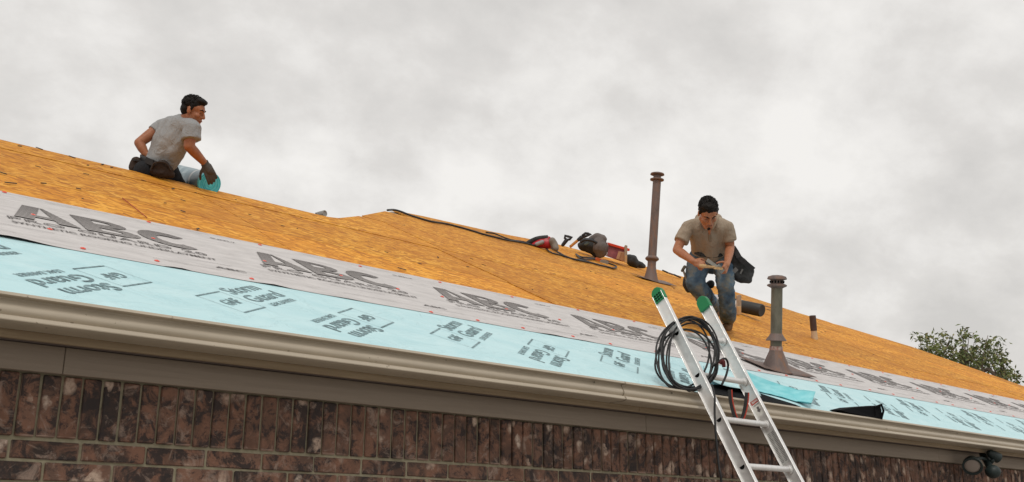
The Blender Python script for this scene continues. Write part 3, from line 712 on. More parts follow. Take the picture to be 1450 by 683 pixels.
def onrail(me, k, o, dx):
    ob = bpy.data.objects.new('lettering', me); COL.objects.link(ob); ob.parent = rails[1]
    M = Matrix(((0, 0, -1, XB-.0016-dx), (-NL.y, DL.y, 0, LP(XB, 0).y), (-NL.z, DL.z, 0, LP(XB, 0).z), (0, 0, 0, 1)))
    ob.matrix_basis = Matrix.Translation(-wt(rails[1])) @ M @ Matrix.Translation((o, k, .0006)); return ob
onrail(me_w, -.034, -.025, .0009)
tl = text_mesh('CAUTION', .046, .009, M_INK, .02)
onrail(tl, -.055, -.024, .0009)
arrow = poly_mesh([[(-.008, 0), (.008, 0), (.008, -.02), (-.008, -.02)], [(-.016, -.02), (.016, -.02), (0, -.04)]], M_INK, 'lettering')
onrail(arrow, -.065, 0, .0009)
tl2 = text_mesh('||| ||||| || ||| |||\n|| |||| ||| ||||| ||\n||||| || |||| || |||', .19, .045, M_INK, .0)
for j in range(11):
    M = Matrix(((0, 0, 1, XB-.0027), (NL.y, DL.y, 0, LP(XB, 0).y), (NL.z, DL.z, 0, LP(XB, 0).z), (0, 0, 0, 1)))
k = -.25
lm = MB(); M = Matrix(((0, 0, 1, XB-.0029), (NL.y, DL.y, 0, LP(XB, 0).y), (NL.z, DL.z, 0, LP(XB, 0).z), (0, 0, 0, 1))); rr = random.Random(5)
while k > -.445:
    for o0 in (-.027, .0): lm.prism([(o0, k), (o0+rr.uniform(.012, .024), k), (o0+.018, k+.0035), (o0, k+.0035)], M, .0003)
    k -= .009
lm.build('small_print', M_INK, rails[1])['kind'] = 'stuff'

# coil of black cable hung over the left rail
cd = (LP(XA, .30)-CAM).dot(FW)
M_CABLE = mat('black_cable', (.018, .018, .019), .45, spec=.35); g = G(M_CABLE); n = g.noise(g.coord('World'), 25, 3); g.col(g.ramp(n, [(.35, (.009, .009, .010)), (.7, (.026, .025, .025))]))
coil = root('cable_coil', J(975, 500, cd), 'coil of black cable hung around the ladder\'s left rail above the gutter', 'cable')
rr = random.Random(11)
for i in range(8):
    P = []; n = 44; ax_ = rr.uniform(31, 46); cx_ = 974+rr.uniform(-1, 1)*(46-ax_)*.7; ay = rr.uniform(41, 52); cy_ = 552-ay+rr.uniform(-3, 2); rot = rr.uniform(-.20, .20); ph = rr.uniform(0, 6); dz = rr.uniform(-.03, .03)
    for k in range(n):
        a = 2*PI*k/n; x = ax_*math.cos(a)*(1+.04*math.sin(3*a+ph)); y = ay*math.sin(a)*(1+.03*math.sin(2*a+ph))
        if y > 0: x *= 1.0+.08*y/50
        xx = x*math.cos(rot)-y*math.sin(rot); yy = x*math.sin(rot)+y*math.cos(rot)
        P.append(J(cx_+xx, cy_+yy, cd+dz+(.13 if False else 0)-.0030*yy+.0010*xx))
    MB().tube(P, .0060, 8, closed=True).build('loop', M_CABLE, coil, smooth=True)
P = [J(1008, 470, cd-.02), J(1018, 500, cd-.05), J(1010, 536, cd-.06)]
MB().tube(smoothpath([J(1008, 545, 5.82), J(1012, 562, 5.74), J(1012, 583, 5.70), J(1014, 620, 5.62), J(1018, 660, 5.56), J(1022, 690, 5.52), J(1032, 860, 5.4)]), .0065, 7).build('tail', M_CABLE, coil, smooth=True)
MB().tube(smoothpath(P), .0065, 7).build('tail', M_CABLE, coil, smooth=True)
m = MB(); P = [J(1008, 520, cd-.05), J(1018, 512, cd-.06), J(1027, 508, cd-.05), J(1031, 517, cd-.03), J(1028, 532, cd-.05), J(1022, 545, cd-.08)]
m.tube(smoothpath(P), .007, 7); m.build('plug_end', M_CABLE, coil, smooth=True)
MB().tube(smoothpath([J(1020, 515, cd-.07), J(1024, 511, cd-.08), J(1025, 520, cd-.08)]), .011, 7).build('red_tie', flat('dark_red', (.09, .012, .012)), coil, smooth=True)
# straps tying the ladder to the gutter
st_ = root('tie_strap', J(1047, 590, 6.0), 'red and black strap looped around the ladder at the gutter', 'strap')
M_STR = flat('red_webbing', (.40, .04, .02)); M_STB = flat('black_webbing', (.02, .02, .02))
for pts, nm in ((((1033, 552), (1034, 566), (1037, 580), (1041, 592), (1046, 601)), 'band'), (((1057, 556), (1056, 570), (1053, 585), (1049, 596), (1046, 601)), 'band')):
    P = smoothpath([J(x, y, 5.98-.05*i/4) for i, (x, y) in enumerate(pts)], 3)
    for off, mt in ((0, M_STB), (.0135, M_STR)):
        m = MB()
        for a, b in zip(P, P[1:]): m.beam(a+RT*off, b+RT*off, .020 if mt is M_STB else .007, .003, FW)
        m.build(nm, mt, st_)

# ------------------------------------------------------------------ floodlight under the eave
fl = root('floodlight', J(1400, 645, 8.85), 'dark twin head floodlight fixed under the eave at the lower right corner', 'floodlight')
M_BRZ = flat('dark_bronze', (.016, .026, .026), .5)
kf = 8.75/F
def disc_dir(px, py, d, dirn, prof_, nm, mt, n=28): return MB().lathe(prof_, J(px, py, d), J(px, py, d)+dirn, n).build(nm, mt, fl, auto=35)
dir1 = (-FW*.86-RT*.34-UP*.30).normalized()
disc_dir(1377, 660, 8.38, dir1, [(-.10, .03), (-.085, .05), (-.03, .074), (0, .080), (.012, .080), (.012, .064), (-.004, .062)], 'lamp_head', M_BRZ)
disc_dir(1377, 660, 8.38, dir1, [(.000, .062), (.003, .058), (.006, .042), (.007, .01)], 'lens', mat('frosted_glass', (.30, .25, .22), .25, spec=.6))
dir2 = (-FW*.2+RT*.45-UP*.85).normalized()
MB().ell(J(1406, 668, 8.50), (.064, .064, .056)).build('sensor_dome', M_BRZ, fl, smooth=True)
disc_dir(1407, 645, 8.62, (RT*.7-UP*.4+FW*.1).normalized(), [(-.06, .02), (-.04, .035), (.03, .043), (.05, .045), (.052, .04)], 'lamp_head', M_BRZ)
mb = MB(); P = [J(1391, 643, 8.74), J(1398, 655, 8.62), J(1403, 665, 8.52)]; mb.tube(smoothpath(P), .028, 12); mb.build('arm', M_BRZ, fl, smooth=True)
mb = MB(); P = [J(1380, 650, 8.45), J(1390, 649, 8.55), J(1397, 652, 8.64)]; mb.tube(smoothpath(P), .014, 10); mb.build('arm', M_BRZ, fl, smooth=True)
mb = MB(); P = [J(1410, 647, 8.62), J(1402, 656, 8.6)]; mb.tube(P, .018, 10); mb.build('arm', M_BRZ, fl, smooth=True)
MB().lathe([(0, .05), (.02, .05), (.028, .04)], V((J(1396, 644, 8.9).x, 3.93, 2.235)), V((J(1396, 644, 8.9).x, 3.5, 2.235)), 20).build('mounting_plate', M_BRZ, fl, auto=35)

# ------------------------------------------------------------------ cords on the upper slope
def cord(name, pix, r, label, mt=M_BLACK, h=.02, cat='cord'):
    P = []
    for p in pix:
        X, s, _ = roofpix(p[0], p[1]); P.append(RP(X, min(s, smax(X)+.02), h+(p[2] if len(p) > 2 else 0)))
    o = MB().tube(smoothpath(P, 4), r, 6).build(name, mt, None, smooth=True); return tag(o, label, cat)
cord('power_cord', [(548, 300), (557, 299.5), (567, 302), (577, 306), (592, 311), (610, 316), (630, 319), (650, 324), (668, 329), (684, 334), (700, 338), (716, 342), (732, 344.5), (745, 347), (758, 350), (772, 350)], .013, 'black cord running down along the ridge from the peak to the red tool')
cord('power_cord', [(688, 331), (700, 333), (712, 338), (724, 342), (738, 344), (750, 346.5)], .011, 'thin second black cord beside the ridge cord, left of the red tool')
cord('air_hose', [(774, 350), (786, 357), (800, 365), (815, 370), (835, 374), (855, 379), (868, 382), (872, 379), (862, 375), (850, 371), (838, 369), (824, 369), (815, 362), (822, 366), (835, 367), (850, 371)], .014, 'tangled black hose lying on the sheathing below the black bag')
cord('air_hose', [(772, 353), (780, 360), (795, 364), (812, 369), (826, 371), (846, 377), (864, 381)], .012, 'second tangled hose strand reaching up to the red tool')
for px, py, c_ in ((846, 371, (.6, .12, .03)), (853, 374, (.25, .25, .24))):
    X, s, d = roofpix(px, py); tag(MB().beam(RP(X-.05, s, .04), RP(X+.06, s-.04, .04), .05, .04, RN).build('hose_coupling', flat('coupling', c_), None), 'orange coupling on the tangled hose' if c_[0] > .5 else 'grey coupling at the end of the tangled hose', 'coupling')

# ------------------------------------------------------------------ clutter on the ridge
D1 = 15.4
M_TOOLRED = flat('red_tool_paint', (.42, .02, .03), .4); M_BAG = rough_mat('black_nylon', (.016, .018, .018), (.05, .052, .055), 9, .75, .5, 'World', dist=.02); M_CLOTH = rough_mat('grey_brown_cloth', (.10, .085, .078), (.17, .14, .13), 7, .85, .4, 'World', dist=.02)
d = roofd(770, 354)+.1
t = root('red_power_tool', J(768, 350, d), 'red power tool with a curved black hose handle on the ridge', 'power tool')
mb = MB(); mb.chain([(J(757, 347, d), .05), (J(766, 344.5, d), .07), (J(776, 345.5, d), .075)]); mb.cap(J(770, 343, d), .06, J(776.5, 338.5, d), .04); blob('housing', mb, M_TOOLRED, t, .012, 3)
MB().tube(smoothpath([J(746, 346, d), J(752, 342, d), J(762, 338, d), J(776, 336.5, d)]), .036, 8).build('hose_handle', M_BAG, t, smooth=True)
MB().cap(J(760, 346, d-.08), .028, J(768, 343, d-.08), .028).build('motor_cover', flat('grey_plastic', (.3, .3, .3)), t, smooth=True)
mb = MB(); mb.chain([(J(782, 341, d-.1), .05), (J(785, 347, d-.1), .055), (J(787, 352, d-.15), .045)]); blob('nozzle', mb, flat('dusty_grey', (.20, .17, .14)), t, .012, 2)
def dgrip(label, base, neck, top, w_, d, shaft, cat='shovel'):
    """shovel handle: neck, yoke and grip drawn as a rounded triangular loop"""
    t = root('shovel', J(*base, d), label, cat, 'shovels behind the ridge')
    A, B, C_ = J(*neck, d), J(top[0], top[1], d), J(top[2], top[3], d)
    MB().tube(smoothpath([J(*base, d), J(*neck, d)]), .022, 10).build('shaft', shaft, t, smooth=True)
    MB().tube([A, lerp(A, B, .45)+(B-C_)*.12, B, lerp(B, C_, .5), C_, lerp(A, C_, .45)+(C_-B)*.12], .020, 8, closed=True).build('grip', M_BLACK, t, smooth=True)
    MB().cap(J(*base, d) if shaft is M_BLACK else lerp(A, J(*base, d), .25), .028, A, .032).build('socket', M_BLACK, t, smooth=True)
dgrip('shovel with a black D grip standing up behind the ridge', (797, 347), (802, 340.5), (800, 334, 810, 336.5), .1, 15.6, M_BLACK)
dgrip('shovel with orange wooden shaft and black grip leaning by the black bag', (807, 350), (823, 336.5), (829, 330.5, 837, 331.5), .1, 15.6, flat('varnished_ash', (.55, .24, .05)))
d = roofd(842, 366)+.25
t = root('tool_backpack', J(842, 362, d), 'bulky black tool bag slumped on the ridge beside the shovel', 'bag')
mb = MB(); mb.chain([(J(826, 349, d), .085), (J(832, 347, d), .11), (J(843, 350, d), .13), (J(846, 356, d), .11)]); mb.cap(J(822, 347, d-.05), .05, J(828, 343, d), .07); blob('bag_body', mb, M_BAG, t, .018, 3, .03, .1)
MB().tube(smoothpath([J(822, 343, d-.15), J(828, 340, d-.18), J(838, 341, d-.18), J(846, 345, d-.15)]), .022, 7).build('strap', M_BLACK, t, smooth=True)
MB().cap(J(829, 346, d-.16), .02, J(833, 344, d-.16), .02).build('buckle', flat('teal_grey', (.12, .17, .17)), t, smooth=True)
t = root('grey_jacket', J(850, 352, d), 'grey brown jacket heaped over the black bag', 'jacket')
mb = MB(); mb.chain([(J(838, 339, d+.1), .06), (J(845, 337.5, d+.05), .085), (J(852, 339, d), .08)]); mb.chain([(J(847, 345, d-.05), .10), (J(850, 352, d-.1), .12), (J(851, 357, d-.1), .10)]); mb.cap(J(853, 337, d), .03, J(851, 346, d), .06); mb.cap(J(854, 346, d), .06, J(858, 354, d), .05)
blob('cloth', mb, M_CLOTH, t, .018, 3, .04, .12)
d = roofd(876, 376)+.1
t = root('red_storage_tub', J(874, 370, d), 'see-through pink storage tub with a bright red lid on the ridge', 'storage tub')
M_PINK = mat('pinkish_tub_plastic', (.32, .09, .12), .35); g = G(M_PINK); n = g.noise(g.coord('World'), 7, 4, .6); g.col(g.ramp(n, [(.3, (.16, .04, .07)), (.7, (.42, .15, .17))]))
def slab(pts, d, th, nm, mt, par, bev=.006):
    m = MB(); f_ = [J(x, y, d) for x, y in pts]; bk = [p+FW*th for p in f_]; n = len(pts)
    m.add(f_+bk, [tuple(range(n)), tuple(range(2*n-1, n-1, -1))]+[(i, (i+1) % n, n+(i+1) % n, n+i) for i in range(n)])
    o = m.build(nm, mt, par); b_ = o.modifiers.new('b', 'BEVEL'); b_.width = bev; b_.segments = 2; return o
slab([(861.5, 347), (887.5, 354.5), (883, 371), (860, 363)], d, .35, 'tub', M_PINK, t)
slab([(861, 343.5), (892, 352.5), (891.5, 356), (861, 347.2)], d-.03, .42, 'lid', flat('bright_red_lid', (.66, .06, .025), .4), t)
t = root('cardboard_piece', J(880, 366, d-.1), 'tan cardboard piece leaning against the red lidded tub', 'cardboard')
slab([(876, 356), (887, 358), (884, 371), (872.5, 366.5)], d-.14, .02, 'panel', flat('cardboard', (.42, .23, .13)), t)
slab([(876.2, 356.2), (880, 356.8), (876.5, 368), (872.7, 366.7)], d-.152, .006, 'folded_edge', flat('cardboard_edge', (.5, .29, .17)), t)
t = root('wooden_stake', J(885, 372, d-.2), 'upright wooden stake in front of the red lidded tub', 'stake')
slab([(884.2, 349), (885.6, 347), (888.5, 348), (888, 372.6), (884.4, 372)], d-.22, .03, 'post', M_GREYWOOD, t)
slab([(884.6, 362), (888.1, 362), (888, 372.4), (884.6, 371.9)], d-.235, .01, 'raw_wood_face', M_WOOD, t)
d = roofd(905, 382)+.15
t = root('black_bag', J(900, 374, d), 'low black bundle lying between the stake and the tall vent pipe', 'bag')
mb = MB(); mb.chain([(J(891, 366, d), .07), (J(895, 369, d), .10), (J(900, 374, d), .08)]); blob('bundle', mb, M_BAG, t, .018, 2, .03, .1)
mb = MB(); mb.chain([(J(902, 373, d), .05), (J(906, 375, d), .065), (J(911, 377.5, d), .045)]); blob('side_pouch', mb, M_BAG, t, .018, 2, .03, .1)
# loose shingle scraps right of the tall pipe
for i, (a, b, lb) in enumerate((((938, 383), (946, 386.5), 'small dark shingle scrap nearest the tall pipe'), ((947, 387), (953, 389), 'little brown block on the ridge beside the shingle strips'), ((954, 389), (964, 393.5), 'long black shingle strip at the ridge by the worker'))):
    d = roofd(a[0], a[1]+4); tag(MB().beam(J(*a, d), J(*b, d), .07, .025, RN).build('shingle_scrap', M_BAG if i != 1 else M_RUST, None), lb, 'shingle scrap')

# black roll behind the standing worker, stopped by a stake
d = roofd(1062, 450)
t = root('underlayment_roll', J(1062, 441, d), 'black underlayment roll with a white band behind the worker\'s legs', 'roll')
M_ROLL = mat('black_roll', (.03, .03, .03), .5)
A, B = J(1008, 425, d+.5), J(1079, 440, d-.1); Lr = (B-A).length
MB().lathe([(0, .082), (.01, .086), (Lr-.012, .086), (Lr, .078), (Lr-.004, .0)], A, B, 30).build('wound_sheet', M_ROLL, t, auto=35)
MB().lathe([(Lr*.52, .0875), (Lr*.60, .0875)], A, B, 30).build('white_band', flat('white_wrap', (.62, .60, .57)), t, auto=35)
MB().lathe([(Lr*.05, .0875), (Lr*.40, .0875)], A, B, 30).build('pale_label', flat('pale_wrap', (.50, .50, .52)), t, auto=35)
t = root('wooden_stake', J(1046, 447, d-.3), 'upright wooden stake holding back the black roll', 'stake')
slab([(1043, 419), (1047, 417.5), (1050, 418.5), (1049.8, 446), (1043.6, 446.5)], d-.28, .03, 'post', M_GREYWOOD, t)
slab([(1043.6, 434), (1049.6, 434), (1049.5, 445.6), (1044, 446)], d-.295, .01, 'raw_wood_face', M_WOOD, t)

# ------------------------------------------------------------------ tree behind the right end of the roof
M_LEAF = mat('leaf', (.06, .08, .025), .55, spec=.4); g = G(M_LEAF); n = g.noise(g.coord('World'), 2.2, 3); n2_ = g.noise(g.coord('World'), 14, 2)
g.col(g.mix(g.ramp(n2_, [(.52, (0, 0, 0)), (.68, (1, 1, 1))]), g.ramp(n, [(.35, (.055, .080, .025)), (.65, (.16, .20, .06))]), (.26, .20, .07)))
M_BARK = rough_mat('bark', (.10, .075, .055), (.18, .14, .11), 8, .9, .5, 'World')
TD = 26.0
base = J(1372, 560, TD); base.z = 0
tree = root('broadleaf_tree', base, 'dark green leafy tree showing over the right end of the roof', 'tree')
rr = random.Random(21)
tips = [(1296, 492), (1303, 478), (1312, 482), (1320, 476), (1330, 482), (1338, 472), (1345, 480), (1352, 490), (1358, 484), (1366, 469), (1372, 478), (1380, 484), (1388, 490), (1396, 480), (1399, 475), (1406, 488), (1413, 486), (1420, 510), (1422, 507), (1432, 525), (1441, 537), (1436, 533),
        (1310, 495), (1325, 497), (1340, 500), (1352, 508), (1363, 498), (1375, 503), (1384, 512), (1395, 505), (1404, 502), (1412, 522), (1426, 524), (1417, 530), (1330, 512), (1345, 520), (1360, 518), (1374, 524), (1390, 528), (1402, 520), (1300, 488), (1292, 494), (1368, 488), (1350, 475), (1316, 490), (1408, 540), (1395, 545), (1424, 545), (1380, 545)]
m = MB(); trunk_top = base+V((0, 0, 6.2)); m.tube(smoothpath([base, base+V((.1, .05, 2)), base+V((0, .1, 4)), trunk_top]), [.2-.006*i for i in range(16)], 10)
m.build('trunk', M_BARK, tree, smooth=True)
limbs = MB(); lv = MB(); hubs = []
for hx in (1312, 1338, 1366, 1392, 1420):
    h_ = J(hx, 540+rr.uniform(-6, 10), TD+rr.uniform(-.8, .8)); hubs.append(h_)
    P = smoothpath([trunk_top-V((0, 0, 1.2+rr.random())), lerp(trunk_top, h_, .5)+V((0, 0, -.1)), h_], 4); limbs.tube(P, [lerp(.09, .035, i/(len(P)-1)) for i in range(len(P))], 7)
def leaf(c_, sz):
    d1 = V((rr.gauss(0, 1), rr.gauss(0, 1), rr.gauss(-.35, .8))).normalized(); u = d1.cross(V((rr.gauss(0, 1), rr.gauss(0, 1), rr.gauss(0, 1)))).normalized(); n_ = d1.cross(u)
    lv.add([c_, c_+d1*sz*.5+u*sz*.2+n_*sz*.06, c_+d1*sz, c_+d1*sz*.5-u*sz*.2+n_*sz*.06], [(0, 1, 2, 3)])
for tx, ty in tips:
    tp = J(tx, ty, TD+rr.uniform(-.9, .9)); hb = min(hubs, key=lambda q_: (q_-tp).length)
    P = smoothpath([hb, lerp(hb, tp, .5)+V((rr.uniform(-.12, .12), rr.uniform(-.1, .1), -.06)), tp], 4); limbs.tube(P, [lerp(.026, .006, i/(len(P)-1)) for i in range(len(P))], 5)
    for q in range(rr.randint(3, 6)):
        t_ = rr.uniform(.45, 1.03); c0 = lerp(hb, tp, t_)+V((rr.gauss(0, .10), rr.gauss(0, .10), rr.gauss(0, .09)))
        for k in range(rr.randint(9, 15)): leaf(c0+V((rr.gauss(0, .055), rr.gauss(0, .055), rr.gauss(0, .05))), rr.uniform(.09, .17))
for k in range(90):                                                # hidden lower crown
    c0 = J(rr.uniform(1300, 1435), rr.uniform(548, 640), TD+rr.uniform(-1.2, 1.2))
    for q in range(16): leaf(c0+V((rr.gauss(0, .15), rr.gauss(0, .15), rr.gauss(0, .12))), rr.uniform(.1, .16))
limbs.build('limb', M_BARK, tree, smooth=True)['kind'] = 'stuff'
o = lv.build('foliage', M_LEAF, tree); o['kind'] = 'stuff'

# ------------------------------------------------------------------ people
def skinmat(name, c1, c2):
    m = mat(name, c1, .5, spec=.4); g = G(m); n = g.noise(g.coord('World'), 30, 3); g.col(g.ramp(n, [(.3, c1), (.7, c2)])); m.node_tree.nodes['Principled BSDF'].inputs['Subsurface Weight'].default_value = .04; return m
M_HAIR = rough_mat('black_hair', (.006, .005, .005), (.016, .013, .011), 60, .6, .5, 'World', dist=.004, spec=.15)
def cloth(name, c1, c2, sc=7, **k):
    m = mat(name, c1, .88, spec=.15); g = G(m); fo = g.noise(g.coord('World', (1.6, 1.6, 1), (R(25), R(20), 0)), 6, 3, .5, 1.6); fi = g.noise(g.coord('World'), 60, 3, .6); la = g.noise(g.coord('World'), 3, 2)
    g.col(g.ramp(g.math('ADD', g.math('MULTIPLY', la, .7), g.math('MULTIPLY', fi, .3)), [(.35, c1), (.65, c2)])); g.bump(g.math('ADD', g.ramp(fo, [(.38, (0, 0, 0)), (.5, (1, 1, 1)), (.62, (0, 0, 0))]), g.math('MULTIPLY', fi, .15)), .32, .012); return m
def frame(C_, fwd, upv):
    f = fwd.normalized(); u = (upv-f*upv.dot(f)).normalized(); x = f.cross(u)
    return Matrix(((x.x, f.x, u.x, C_.x), (x.y, f.y, u.y, C_.y), (x.z, f.z, u.z, C_.z), (0, 0, 0, 1)))
def head(skin, M, k, neck):
    T = lambda x, y, z: M @ V((x*k, y*k, z*k))
    E_ = lambda c_, r_, rot=None: skin.ell(T(*c_), tuple(a*k for a in r_), M if rot is None else M @ rot)
    E_((0, -.012, .035), (.074, .093, .085)); E_((0, .022, -.035), (.060, .066, .078)); E_((0, .03, .03), (.064, .060, .055))
    skin.cap(T(-.018, .064, -.100), .024*k, T(.018, .064, -.100), .024*k); skin.cap(T(-.050, .0, -.062), .020*k, T(-.02, .055, -.098), .022*k); skin.cap(T(.050, .0, -.062), .020*k, T(.02, .055, -.098), .022*k)
    skin.chain([(T(0, .086, .014), .009*k), (T(0, .104, -.020), .011*k), (T(0, .106, -.034), .0145*k)]); skin.cap(T(-.013, .092, -.038), .009*k, T(.013, .092, -.038), .009*k)
    skin.cap(T(-.036, .076, .022), .012*k, T(-.010, .086, .020), .011*k); skin.cap(T(.036, .076, .022), .012*k, T(.010, .086, .020), .011*k)
    for sx in (-1, 1): E_((sx*.040, .062, -.030), (.022, .022, .020)); E_((sx*.076, -.004, -.008), (.010, .020, .032)); E_((sx*.030, .074, .000), (.015, .013, .010))
    skin.cap(T(-.018, .087, -.063), .0075*k, T(.018, .087, -.063), .0075*k); skin.cap(T(-.014, .085, -.074), .008*k, T(.014, .085, -.074), .008*k)
    skin.cap(T(0, -.022, -.06), .056*k, neck, .060*k)
def face_bits(par, M, k, beard=False, brow=.004):
    T = lambda x, y, z: M @ V((x*k, y*k, z*k))
    for sx in (-1, 1):
        MB().ell(T(sx*.030, .0835, -.001), (.011*k, .005*k, .0045*k), M, 12, 8).build('eye', mat('eye', (.10, .07, .05), .3), par, smooth=True)
        MB().chain([(T(sx*.014, .0945, .018), .0045*k), (T(sx*.032, .0905, .026), .0050*k), (T(sx*.048, .076, .020), .003*k)]).build('eyebrow', M_HAIR, par, smooth=True)
    MB().cap(T(-.020, .0925, -.0685), .0032*k, T(.020, .0925, -.0685), .0032*k).build('lips', flat('lips', (.16, .05, .04)), par, smooth=True)
    if beard:
        m = MB(); m.cap(T(-.006, .088, -.106), .010*k, T(.006, .088, -.106), .010*k); m.cap(T(0, .090, -.094), .006*k, T(0, .088, -.112), .011*k); blob('goatee', m, M_HAIR, par, .005, 2)
def hand(m, wrist, dirn, palm, k=1, curl=(.35, .5, .4), thumb=1, spread=.0, rf=.0088):
    """wrist point, direction of the fingers, palm normal (the way the fingers close); thumb=+1/-1 picks the side"""
    d = dirn.normalized(); p = (palm-d*palm.dot(d)).normalized(); s_ = d.cross(p)*thumb
    B = wrist+d*.085*k
    m.cap(wrist-d*.01, .025*k, wrist+d*.02*k, .027*k)
    for q in (-.030, -.010, .010, .030): m.cap(wrist+d*.02*k+s_*q*.75*k, .0155*k, B+s_*q*k, .0125*k, 10)
    for i, (q, Lf) in enumerate(((.032, .88), (.0107, 1.0), (-.0107, .94), (-.032, .74))):
        P = B+s_*q*k; a = 0; fd = (d+s_*spread*q*12).normalized(); r = rf*k
        for j, seg in enumerate((.040, .027, .021)):
            a += curl[j]*(1+.12*i); v = fd*math.cos(a)+p*math.sin(a); Q = P+v*seg*Lf*k; m.cap(P, r, Q, r*.93, 10); P = Q; r *= .93
    P = wrist+d*.022*k+s_*.028*k; v = (d*.6+s_*.75+p*.35).normalized()
    for seg, r in ((.040, .0125), (.032, .0105), (.024, .0095)):
        Q = P+v*seg*k; m.cap(P, r*k, Q, r*.93*k, 10); P = Q; v = (v+d*.35+p*.45-s_*.15).normalized()

def tufts(par, M, k, seed, back=True):
    r_ = random.Random(seed); m = MB()
    for q in range(620):
        a = r_.uniform(0, 2*PI); z = r_.uniform(-.25, 1); rr_ = math.sqrt(max(0, 1-z*z)); d = V((rr_*math.cos(a), rr_*math.sin(a), z))
        if d.y > .35 and d.z < .50: continue
        if abs(d.x) > .7 and d.y > -.1 and d.z < 0: continue
        p = V((d.x*.081, -.020+d.y*.099, .050+d.z*.083)); fl_ = (V((-d.x*.2, .55, .15))+d*.35+V((r_.gauss(0, .25), r_.gauss(0, .25), r_.gauss(0, .2)))).normalized(); L_ = r_.uniform(.007, .014)
        A = M @ (p*k); B = M @ ((p+fl_*L_)*k); u = (B-A).orthogonal().normalized()*.0045*k; w2 = (B-A).normalized().cross(u)
        m.add([A+u, A-u*.5+w2*.8, A-u*.5-w2*.8, B], [(0, 1, 3), (1, 2, 3), (2, 0, 3), (0, 2, 1)])
    m.build('hair_tufts', M_HAIR, par)['kind'] = 'stuff'
# ---- standing worker, bent forward over his hands
S1 = skinmat('tanned_skin', (.34, .135, .066), (.42, .175, .09))
zf = roofd(1028, 468)
man = root('person', J(1022, 466, zf), 'standing worker in tan polo shirt and muddy jeans bending over a hammer', 'person')
sk = MB(); nk = J(1004, 317, 9.86)
HM = frame(J(1002.6, 301, 9.56), -FW*.74-UP*.66+RT*.06, UP*.86-FW*.56-RT*.03); HK = 1.13
head(sk, HM, HK, nk)
shL, shR = J(974, 320, 9.90), J(1030, 321, 9.86); elL, elR = J(958.5, 354, 9.80), J(1034, 350, 9.92); wrL, wrR = J(982, 370.5, 9.52), J(1029.5, 374, 9.60)
hipL, hipR = J(991, 366, 10.20), J(1023, 366, 10.15); pel = J(1007, 362, 10.2)
sk.chain([(nk, .062), (J(1004, 322, 9.95), .10), (J(1005, 340, 10.05), .115), (pel, .12)])
for sh, el, wr in ((shL, elL, wrL), (shR, elR, wrR)):
    sk.chain([(J(1003, 322, 9.93), .06), (sh-UP*.02, .045), (lerp(sh, el, .5), .052), (el, .043)]); sk.chain([(el, .043), (lerp(el, wr, .3), .045), (wr, .029)])
sk.cap(pel, .11, hipL, .09); sk.cap(pel, .11, hipR, .09)
hL = J(996, 376, 9.50)-wrL; hR = J(1025, 384, 9.52)-wrR
hand(sk, wrL, hL, (-UP*.5+FW*.9), 1.08, (1.0, 1.1, .7), 1); hand(sk, wrR, hR, (FW*.7-RT*.8), 1.08, (1.0, 1.15, .7), -1)
knL, knR = J(985, 402, 9.95), J(1027.5, 404, 9.88); dL = roofd(1015, 446); dR = roofd(1029, 466); anL, anR = J(1014.5, 438, dL-.02), J(1030.5, 451, dR-.02)
for h_, kn, an in ((hipL, knL, anL), (hipR, knR, anR)): sk.chain([(h_, .085), (kn, .06), (an, .042)])
for an, ft, d_ in ((anL, (1013, 447), dL), (anR, (1027, 468), dR)): sk.cap(an, .042, J(ft[0], ft[1]-5, d_-.12), .035)
blob('body', sk, S1, man, .0058, 3)
face_bits(man, HM, HK, True)
T = lambda x, y, z: HM @ V((x*HK, y*HK, z*HK))
m = MB(); m.ell(T(0, -.020, .050), (.083*HK, .100*HK, .082*HK), HM); m.ell(T(.008, .026, .092), (.060*HK, .052*HK, .034*HK), HM); m.ell(T(0, -.055, -.005), (.073*HK, .055*HK, .06*HK), HM)
for sx in (-1, 1): m.cap(T(sx*.070, .018, .045), .014*HK, T(sx*.073, .012, .005), .008*HK)
tufts(blob('hair', m, M_HAIR, man, .006, 2, .012, .03), HM, HK, 3)
M_POLO = cloth('tan_polo', (.30, .24, .18), (.38, .31, .24))
m = MB()
m.chain([(J(988, 323, 9.93), .100), (J(993, 343, 10.02), .108), (J(995, 357, 10.12), .115)]); m.chain([(J(1018, 323, 9.90), .100), (J(1016, 343, 10.02), .110), (J(1017, 357, 10.10), .115)]); m.chain([(J(1003, 316, 9.95), .10), (J(1004, 335, 9.94), .115), (J(1006, 358, 10.08), .13)])
m.cap(shL-UP*.012, .064, J(1003, 316, 9.94), .085); m.cap(shR-UP*.012, .064, J(1003, 316, 9.94), .085); m.cap(J(990, 309.5, 9.97), .045, J(1016, 309.5, 9.95), .045)
for sh, el in ((shL, elL), (shR, elR)):
    e_ = lerp(sh, el, .66); m.tube([lerp(sh, el, .03), lerp(sh, el, .3), e_], [.062, .069, .075], 18)
blob('polo_shirt', m, M_POLO, man, .009, 3, .022, .10)
m = MB()
for sx in (-1, 1):
    P = [J(1004+sx*10, 303.5, 9.83), J(1004+sx*12, 309, 9.74), J(1004+sx*8.5, 317, 9.70), J(1004.6+sx*4.0, 325.5, 9.705)]
    pp = smoothpath(P, 3); wd_ = [.020, .030, .038, .042, .042, .038, .034, .030, .026, .020]
    for q_, (a, b) in enumerate(zip(pp, pp[1:])): m.cap(a, wd_[q_]*.42, b, wd_[q_+1]*.42, 8)
blob('collar', m, cloth('collar_cloth', (.30, .235, .17), (.38, .30, .22)), man, .006, 1)
m = MB(); vn = [J(998.5, 316, 9.72), J(1010, 316, 9.72), J(1007, 324, 9.725), J(1004.7, 332, 9.745)]
